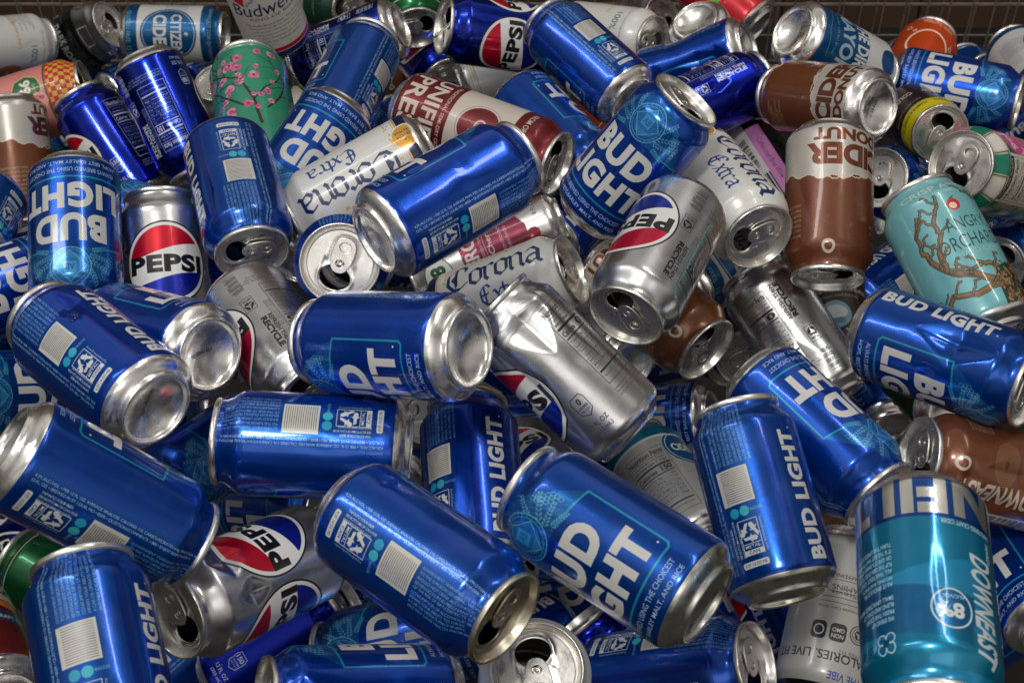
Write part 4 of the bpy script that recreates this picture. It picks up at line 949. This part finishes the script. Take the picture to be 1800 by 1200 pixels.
    (((-0.1258, 0.6443, 0.7056), (-0.0245, 0.5936, 0.7508), 'std', 'bud', 70), 'blue beer can in the centre with its dented silver base facing right', 'blue beer cans in the pile', dict(seed=63)),
    (((-0.1157, 0.7113, 0.7126), (-0.1196, 0.8052, 0.6348), 'std', 'bud', 90), 'blue can seen end-on with round lid and keyhole-shaped opening', 'blue beer cans in the pile', dict(seed=64, mouth=(-0.3, 1))),
    (((-0.2998, 0.655, 0.7156), (-0.2116, 0.5709, 0.7212), 'std', 'bud', 172), 'creased blue beer can at left with water drop and silver base turned down', 'blue beer cans in the pile', dict(seed=65, dents=[(198, 84, 20, 18, 3.6)])),
    (((-0.4366, 0.731, 0.6383), (-0.3454, 0.8095, 0.6181), 'std', 'bud', -18), 'blue beer can cut by the left edge above the creased one', 'blue beer cans in the pile', dict(seed=66)),
    (((-0.3995, 0.6691, 0.6246), (-0.3251, 0.7383, 0.5571), 'std', 'bud', 0), 'blue can in deep shade at the left edge beneath the creased one', 'blue beer cans in the pile', dict(seed=67)),
    (((-0.2854, 0.7089, 0.6562), (-0.1935, 0.6401, 0.6976), 'std', 'bud', 249), 'blue beer can behind the creased one with its silver base showing in the middle left', 'blue beer cans in the pile', dict(seed=68)),
    (((-0.1301, 0.6441, 0.6547), (-0.1957, 0.7469, 0.6527), 'std', 'pepsis', -64), 'silver cola can lying head down behind the centre blue can, half its globe hidden', 'silver cola cans in the pile', dict(seed=69)),
    (((-0.0116, 0.6608, 0.7241), (0.0763, 0.6007, 0.6645), 'std', 'pepsis', 200), 'crumpled silver cola can with calorie badge and a deep fold near its end', 'silver cola cans in the pile', dict(seed=70, dents=[(208, 99, 38, 28, 6.5), (160, 66, 14, 50, 3.5), (246, 78, 10, 40, 2)])),
    (((0.0288, 0.8919, 0.4972), (0.0959, 0.7949, 0.5285), 'std', 'silver', 0), 'flattened bare silver can squeezed under the crumpled cola can', 'assorted cans in the pile', dict(seed=71, crush=1)),
    (((0.0988, 0.7521, 0.4821), (0.1465, 0.6401, 0.4894), 'std', 'seltzer', 0), 'white can with nutrition table and teal top between two blue cans', 'assorted cans in the pile', dict(seed=72)),
    (((-0.184, 0.4975, 0.6849), (-0.2756, 0.5056, 0.7651), 'std', 'bud', 121), 'blue beer can at lower left under the creased one with digits on its white patch', 'blue beer cans in the pile', dict(seed=73)),
    (((-0.3895, 0.673, 0.4344), (-0.2846, 0.611, 0.4289), 'std', 'greenale', 0), 'dark green can under the blue cans at lower left', 'assorted cans in the pile', dict(seed=74)),
    (((-0.2303, 0.4536, 0.7279), (-0.1922, 0.3421, 0.6965), 'std', 'bud', 175), 'blue beer can rising from the bottom left corner with blank patch and dots', 'blue beer cans in the pile', dict(seed=75)),
    (((-0.3971, 0.5875, 0.4957), (-0.3326, 0.4888, 0.527), 'std', 'cidred', 0), 'red and brown can at the bottom left corner', 'assorted cans in the pile', dict(seed=76)),
    (((-0.2002, 0.4791, 0.6416), (-0.1256, 0.5638, 0.5953), 'std', 'pepsis', 74), 'crumpled silver cola can with its opened lid turned left at the bottom left', 'silver cola cans in the pile', dict(seed=77, dents=[(110, 92, 30, 14, 5), (60, 85, 20, 12, 4)], mouth=(0.4, 1))),
    (((-0.1242, 0.6144, 0.467), (-0.2236, 0.5773, 0.4069), 'std', 'pepsib', 195), 'deep blue cola can under the crumpled silver one near the bottom edge', 'deep blue cola cans in the pile', dict(seed=78)),
    (((-0.1494, 0.4523, 0.5915), (-0.0377, 0.4805, 0.5513), 'std', 'bud', 252), 'dented blue beer can cut by the bottom edge left of the round lid', 'blue beer cans in the pile', dict(seed=79, dents=[(250, 105, 30, 12, 6)])),
    (((-0.1181, 0.6527, 0.4039), (-0.041, 0.564, 0.4365), 'std', 'pepsib', 250), 'dark blue can with nutrition text in the shade under the front blue can', 'deep blue cola cans in the pile', dict(seed=80)),
    (((-0.2647, 0.675, 0.5138), (-0.2113, 0.7782, 0.4765), 'std', 'bud', 20), 'blue can in the dark slot left of the level warning-text can', 'blue beer cans in the pile', dict(seed=81)),
    (((-0.1454, 0.7121, 0.4441), (-0.2408, 0.7642, 0.3887), 'std', 'bud', 300), 'blue can in the black gap under the level warning-text can', 'blue beer cans in the pile', dict(seed=82)),
    (((-0.0997, 1.2898, 0.5248), (-0.121, 1.4081, 0.5455), 'std', 'greenale', 0), 'green can poking up at the top behind the row of blue cans', 'assorted cans in the pile', dict(seed=83)),
    (((-0.0844, 1.4236, 0.3968), (-0.1693, 1.4746, 0.3254), 'std', 'copper', 0), 'copper coloured can with dark red end behind the tall maroon can', 'assorted cans in the pile', dict(seed=84)),
    (((-0.1308, 1.2601, 0.4108), (-0.1743, 1.1515, 0.4454), 'std', 'lime', 0), 'lime green can under the tall maroon can', 'assorted cans in the pile', dict(seed=85)),
    (((-0.206, 1.5727, 0.3748), (-0.2962, 1.6498, 0.3465), 'std', 'barcan', 0), 'dark green carton can with a barcode at the top edge', 'assorted cans in the pile', dict(seed=86)),
    (((0.1701, 1.3825, 0.4737), (0.1329, 1.4726, 0.4003), 'std', 'silver', 0), 'crushed clear silver can against the mesh at the top', 'assorted cans in the pile', dict(seed=87, crush=3)),
    (((0.1482, 1.2634, 0.525), (0.0616, 1.3414, 0.4889), 'std', 'white', 60), 'white can lying behind the leaning blue can at the top', 'assorted cans in the pile', dict(seed=88)),
    (((-0.3313, 1.34, 0.4231), (-0.3267, 1.3689, 0.3047), 'std', 'silver', 0), 'silver can lid squeezed between the blue cola can and the blossom tea can', 'assorted cans in the pile', dict(seed=89)),
    (((-0.0688, 1.2698, 0.4705), (-0.114, 1.3822, 0.456), 'std', 'pepsib', 0), 'blue can behind the cola can with the sideways globe', 'deep blue cola cans in the pile', dict(seed=90)),
    (((-0.06, 0.7092, 0.5698), (-0.1282, 0.7893, 0.5081), 'std', 'pepsis', 280), 'silver can glimpsed in the slot under the centre blue can', 'silver cola cans in the pile', dict(seed=91)),
    (((-0.0007, 0.7566, 0.4699), (0.047, 0.6584, 0.5244), 'std', 'pepsis', 0), 'silver can in the gap under the crumpled cola can', 'silver cola cans in the pile', dict(seed=92)),
    (((0.3462, 0.8638, 0.4597), (0.3519, 0.7558, 0.5162), 'std', 'greenale', 0), 'dark green can in the shade under the dented blue can', 'assorted cans in the pile', dict(seed=93)),
    (((0.295, 0.9044, 0.4777), (0.372, 0.995, 0.4502), 'std', 'bud', 180), 'dark blue can between the espresso can and the teal tree can', 'blue beer cans in the pile', dict(seed=94)),
    (((0.0844, 1.0468, 0.5056), (0.0262, 0.9411, 0.5236), 'std', 'bud', 230), 'blue can in the shade under the full-front blue can', 'blue beer cans in the pile', dict(seed=95)),
    (((0.1215, 1.161, 0.4566), (0.0814, 1.2698, 0.4186), 'std', 'orange', 0), 'red and blue can in the gap left of the full-front blue can', 'assorted cans in the pile', dict(seed=96)),
]
PILE = [place_can(T, B, size, art, u0, label=label, group=group, **kw) for (T, B, size, art, u0), label, group, kw in CANS]
CODES = [(33, ['BEST BY 11', '06/24 24121', 'THU 07:32'], 1.4), (67, ['19JUN23 05'], .6), (32, ['MAR 24 07'], 2.0), (64, ['26AUG24 B2'], 1.0)]; DROP = 64
# cans lying deeper, glimpsed through the gaps
DEEP = [
    ((-0.1282, 0.5309, 0.5102), (-0.0115, 0.5352, 0.5455), 'bud', 0, 'blue beer can in a gap above the dented bottom-edge can'),
    ((0.1003, 0.5656, 0.5136), (0.1916, 0.5102, 0.4546), 'bud', 47, 'blue beer can in a gap right of the bottom-edge can'),
    ((0.2722, 0.4442, 0.4987), (0.2751, 0.5661, 0.4958), 'pepsib', 94, 'deep blue cola can in a gap below the teal cider can'),
    ((-0.3101, 0.593, 0.3481), (-0.2195, 0.6497, 0.4069), 'bud', 141, 'blue beer can in a gap right of the bottom left corner can'),
    ((-0.0506, 0.5911, 0.3782), (0.0422, 0.6664, 0.3537), 'bud', 188, 'blue beer can in a gap above the wide open mouth can'),
    ((0.1651, 0.6015, 0.3739), (0.1135, 0.6966, 0.4302), 'bud', 235, 'blue beer can in a gap above the bottom-edge can'),
    ((0.1867, 0.6546, 0.5048), (0.2925, 0.6005, 0.4772), 'donut', 282, 'brown and cream can in a gap above the certification mark can'),
    ((0.3384, 0.7116, 0.4518), (0.3806, 0.5992, 0.4733), 'bud', 329, 'blue beer can in a gap right of the teal cider can'),
    ((-0.4689, 0.6573, 0.4083), (-0.3883, 0.7421, 0.3739), 'pepsib', 16, 'deep blue cola can in a gap left of the lower left can with digits'),
    ((0.0046, 0.6878, 0.4232), (0.109, 0.7509, 0.4191), 'bud', 63, 'blue beer can in a gap left of the big cyan outline can'),
    ((-0.4887, 0.8172, 0.5495), (-0.3733, 0.7785, 0.5412), 'bud', 110, 'blue beer can in a gap below the cut-off can at the left edge'),
    ((0.062, 0.8462, 0.3955), (-0.0545, 0.8156, 0.4153), 'bud', 157, 'blue beer can in a gap above the upright side-lettered can'),
    ((0.2734, 0.7655, 0.4598), (0.2443, 0.8805, 0.4313), 'pepsib', 204, 'deep blue cola can in a gap above the sloping blue can'),
    ((-0.4419, 0.888, 0.5395), (-0.3245, 0.8882, 0.5726), 'bud', 251, 'blue beer can in a gap below the inverted lettering can at left'),
    ((-0.328, 0.8694, 0.6264), (-0.2203, 0.8777, 0.5698), 'bud', 298, 'blue beer can in a gap above the upright globe can'),
    ((0.0523, 0.8687, 0.4505), (0.1656, 0.9131, 0.4421), 'bud', 345, 'blue beer can in a gap right of the crumpled silver can'),
    ((0.1966, 0.8254, 0.5041), (0.1986, 0.9432, 0.4725), 'donut', 32, 'brown and cream can in a gap left of the silver nutrition can'),
    ((0.3172, 0.974, 0.3945), (0.341, 0.855, 0.3823), 'bud', 79, 'blue beer can in a gap above the sloping blue can'),
    ((-0.1483, 1.0683, 0.4971), (-0.2014, 0.9587, 0.4912), 'pepsib', 126, 'deep blue cola can in a gap above the round keyhole lid'),
    ((-0.1289, 1.1129, 0.5419), (-0.0468, 1.0326, 0.5008), 'bud', 173, 'blue beer can in a gap above the long blue can above the round lid'),
    ((0.5618, 1.2136, 0.415), (0.5332, 1.1404, 0.3217), 'bud', 220, 'blue beer can in a gap below the checkered tea can'),
    ((0.471, 1.2715, 0.3512), (0.568, 1.3035, 0.418), 'bud', 267, 'blue beer can in a gap below the sideways blue can at upper right'),
    ((0.5309, 1.3413, 0.3953), (0.4286, 1.4069, 0.4061), 'pepsib', 314, 'deep blue cola can in a gap left of the sideways blue can at upper right'),
    ((0.5486, 1.4146, 0.386), (0.613, 1.3112, 0.3799), 'bud', 1, 'blue beer can in a gap right of the sideways blue can at upper right'),
    ((-0.5889, 1.4144, 0.2946), (-0.4714, 1.4273, 0.3249), 'bud', 48, 'blue beer can in a gap left of the raised-ring cola can'),
    ((-0.3517, 1.4433, 0.2499), (-0.4189, 1.5106, 0.3264), 'bud', 95, 'blue beer can in a gap right of the upside-down nutrition can'),
    ((-0.3447, 1.5055, 0.2548), (-0.2242, 1.4983, 0.2725), 'donut', 142, 'brown and cream can in a gap right of the blossom tea can'),
    ((-0.4288, 1.5699, 0.3023), (-0.5109, 1.4798, 0.3002), 'bud', 189, 'blue beer can in a gap above the upside-down nutrition can'),
    ((0.0518, 0.6304, 0.4111), (0.1276, 0.5607, 0.3456), 'pepsib', 236, 'deep blue cola can in a gap left of the bottom-edge can'),
    ((0.2023, 0.6643, 0.4417), (0.2512, 0.5673, 0.3862), 'bud', 283, 'blue beer can in a gap left of the certification mark can'),
    ((0.3097, 0.5837, 0.4124), (0.4073, 0.6545, 0.394), 'bud', 330, 'blue beer can in shade right of the certification mark can'),
    ((0.1067, 0.7201, 0.3589), (-0.0071, 0.7104, 0.3161), 'bud', 17, 'blue beer can in shade above the wide open mouth can'),
    ((0.2282, 0.6486, 0.3426), (0.191, 0.7631, 0.3626), 'pepsib', 64, 'deep blue cola can in a gap below the recycling box can'),
    ((-0.3761, 0.7912, 0.4886), (-0.2543, 0.7989, 0.4886), 'bud', 111, 'blue beer can in a gap below the creased blue can'),
    ((-0.0895, 0.8915, 0.3795), (-0.103, 0.7726, 0.4035), 'bud', 158, 'blue beer can in a gap left of the upright side-lettered can'),
    ((-0.0606, 0.9718, 0.3746), (0.0456, 0.9335, 0.3281), 'bud', 205, 'blue beer can in a gap left of the crumpled silver can'),
    ((-0.2401, 0.9361, 0.3885), (-0.3392, 0.9908, 0.4341), 'donut', 252, 'brown and cream can in a gap below the upright globe can'),
    ((-0.1322, 0.9819, 0.4879), (-0.015, 0.9982, 0.4581), 'bud', 299, 'blue beer can in a gap below the long blue can above the round lid'),
    ((0.205, 0.907, 0.4149), (0.175, 1.0239, 0.3971), 'pepsib', 346, 'deep blue cola can in a gap left of the silver nutrition can'),
    ((0.2898, 1.2096, 0.3665), (0.3878, 1.1433, 0.3959), 'bud', 33, 'blue beer can in a gap above the inverted brown cider can'),
    ((0.5715, 1.5379, 0.3203), (0.5926, 1.4178, 0.3151), 'bud', 80, 'blue beer can in shade right of the yellow band can'),
    ((-0.6659, 1.5948, 0.2144), (-0.5814, 1.681, 0.2323), 'bud', 127, 'blue beer can in a gap right of the pink tea can'),
]
for i, (T, B, art, u0, label) in enumerate(DEEP):
    place_can(T, B, 'std', art, u0, 4*i+200, label, 'cans glimpsed deep in the pile')
# date codes on the bases one can look into
for i, lines, rot in CODES: codes(PILE[i], lines, rot)
# one drop of water on the creased can at the left
wm, wnt, wb_ = newmat('water'); wb_.inputs['Transmission Weight'].default_value = 1; wb_.inputs['Roughness'].default_value = .02; wb_.inputs['IOR'].default_value = 1.33; wb_.inputs['Base Color'].default_value = (.95, .97, 1, 1)
bpy.context.view_layer.update()
p, nrm = on_can(PILE[DROP], 'std', 192, 72)
bm = bmesh.new(); bmesh.ops.create_uvsphere(bm, u_segments=24, v_segments=12, radius=.0032)
for v in bm.verts: v.co.z = v.co.z*.42+.0002; v.co.x *= 1.35
me = bpy.data.meshes.new('water_drop'); bm.to_mesh(me); bm.free(); me.materials.append(wm); me.polygons.foreach_set('use_smooth', [True]*len(me.polygons))
o = bpy.data.objects.new('water_drop', me); COL.objects.link(o); o.location = p; o.rotation_euler = nrm.to_track_quat('Z', 'Y').to_euler(); tag(o, 'clear water drop on the creased blue can beside its white patch', 'drop')

# ------------------------------------------------------------------ the setting: bin floor, wire cage and boards behind
def flatmat(name, c1, c2, scale, ro, metal=0., bump=0.):
    m, nt, b = newmat(name); no = grime(nt, scale); r = nt.nodes.new('ShaderNodeValToRGB'); r.color_ramp.elements[0].color = c1+(1,); r.color_ramp.elements[1].color = c2+(1,)
    r.color_ramp.elements[0].position = .3; r.color_ramp.elements[1].position = .7
    nt.links.new(no.outputs['Fac'], r.inputs[0]); nt.links.new(r.outputs[0], b.inputs['Base Color']); b.inputs['Roughness'].default_value = ro; b.inputs['Metallic'].default_value = metal
    if bump:
        bp = nt.nodes.new('ShaderNodeBump'); bp.inputs['Strength'].default_value = bump; bp.inputs['Distance'].default_value = .002; nt.links.new(no.outputs['Fac'], bp.inputs['Height']); nt.links.new(bp.outputs[0], b.inputs['Normal'])
    return m
def boxmesh(bm, c, s):
    r = bmesh.ops.create_cube(bm, size=1); bmesh.ops.scale(bm, vec=s, verts=r['verts']); bmesh.ops.translate(bm, vec=c, verts=r['verts'])
def bmobj(name, bm, mat, parent=None):
    me = bpy.data.meshes.new(name); bm.to_mesh(me); bm.free(); me.materials.append(mat); o = bpy.data.objects.new(name, me); COL.objects.link(o)
    if parent: o.parent = parent
    return o
FLOORZ = CAM_Z-1.45
bm = bmesh.new(); boxmesh(bm, (0, 1.0, FLOORZ-.02), (6, 5, .04)); o = bmobj('ground', bm, flatmat('dark_bin_floor', (.010, .009, .009), (.018, .017, .016), 8, .85, bump=.3)); tag(o, kind='structure')
boards = flatmat('brown_board', (.070, .034, .020), (.12, .060, .036), 5, .8, bump=.2)
WY = 1.86
bm = bmesh.new()
for k in range(16): boxmesh(bm, (-1.9+k*.252, WY+.42, .75), (.246, .02, 1.9+.003*k))
o = bmobj('wall', bm, boards); tag(o, kind='structure')
wire = flatmat('galvanised_wire', (.20, .17, .13), (.34, .30, .25), 30, .45, .5)
def rod(bm, a, b, r):
    a = Vector(a); b = Vector(b); d = b-a; q = d.to_track_quat('Z', 'Y').to_matrix().to_4x4(); q.translation = (a+b)/2
    bmesh.ops.create_cone(bm, cap_ends=True, segments=8, radius1=r, radius2=r, depth=d.length, matrix=q)
def panel(y, x0, x1, z0, z1, px, pz, r, label, zoff=0.):
    e = bpy.data.objects.new('wire_panel', None); COL.objects.link(e); e.location = (0, y, z0); tag(e, label, 'wire mesh', 'wire mesh panels behind the cans')
    bm = bmesh.new()
    n = int((x1-x0)/px)
    for i in range(n+1): rod(bm, (x0+i*px, 0, 0), (x0+i*px, 0, z1-z0), r)
    n = int((z1-z0)/pz)
    for i in range(n+1): rod(bm, (x0, r*1.7, i*pz+zoff), (x1, r*1.7, i*pz+zoff), r)
    bmobj('wire_grid', bm, wire, e)
    bm = bmesh.new()
    for x in (x0, x1): rod(bm, (x, 0, -.01), (x, 0, z1-z0+.01), r*2.6)
    rod(bm, (x0, 0, z1-z0), (x1, 0, z1-z0), r*2.6)
    bmobj('frame', bm, wire, e)
panel(WY-.10, -1.3, 1.3, FLOORZ, 1.1, .0315, .052, .0012, 'grey welded wire mesh standing right behind the can pile')
panel(WY+.10, -1.4, 1.4, FLOORZ, 1.15, .052, .104, .0017, 'coarser wire mesh a step behind the first one', .03)
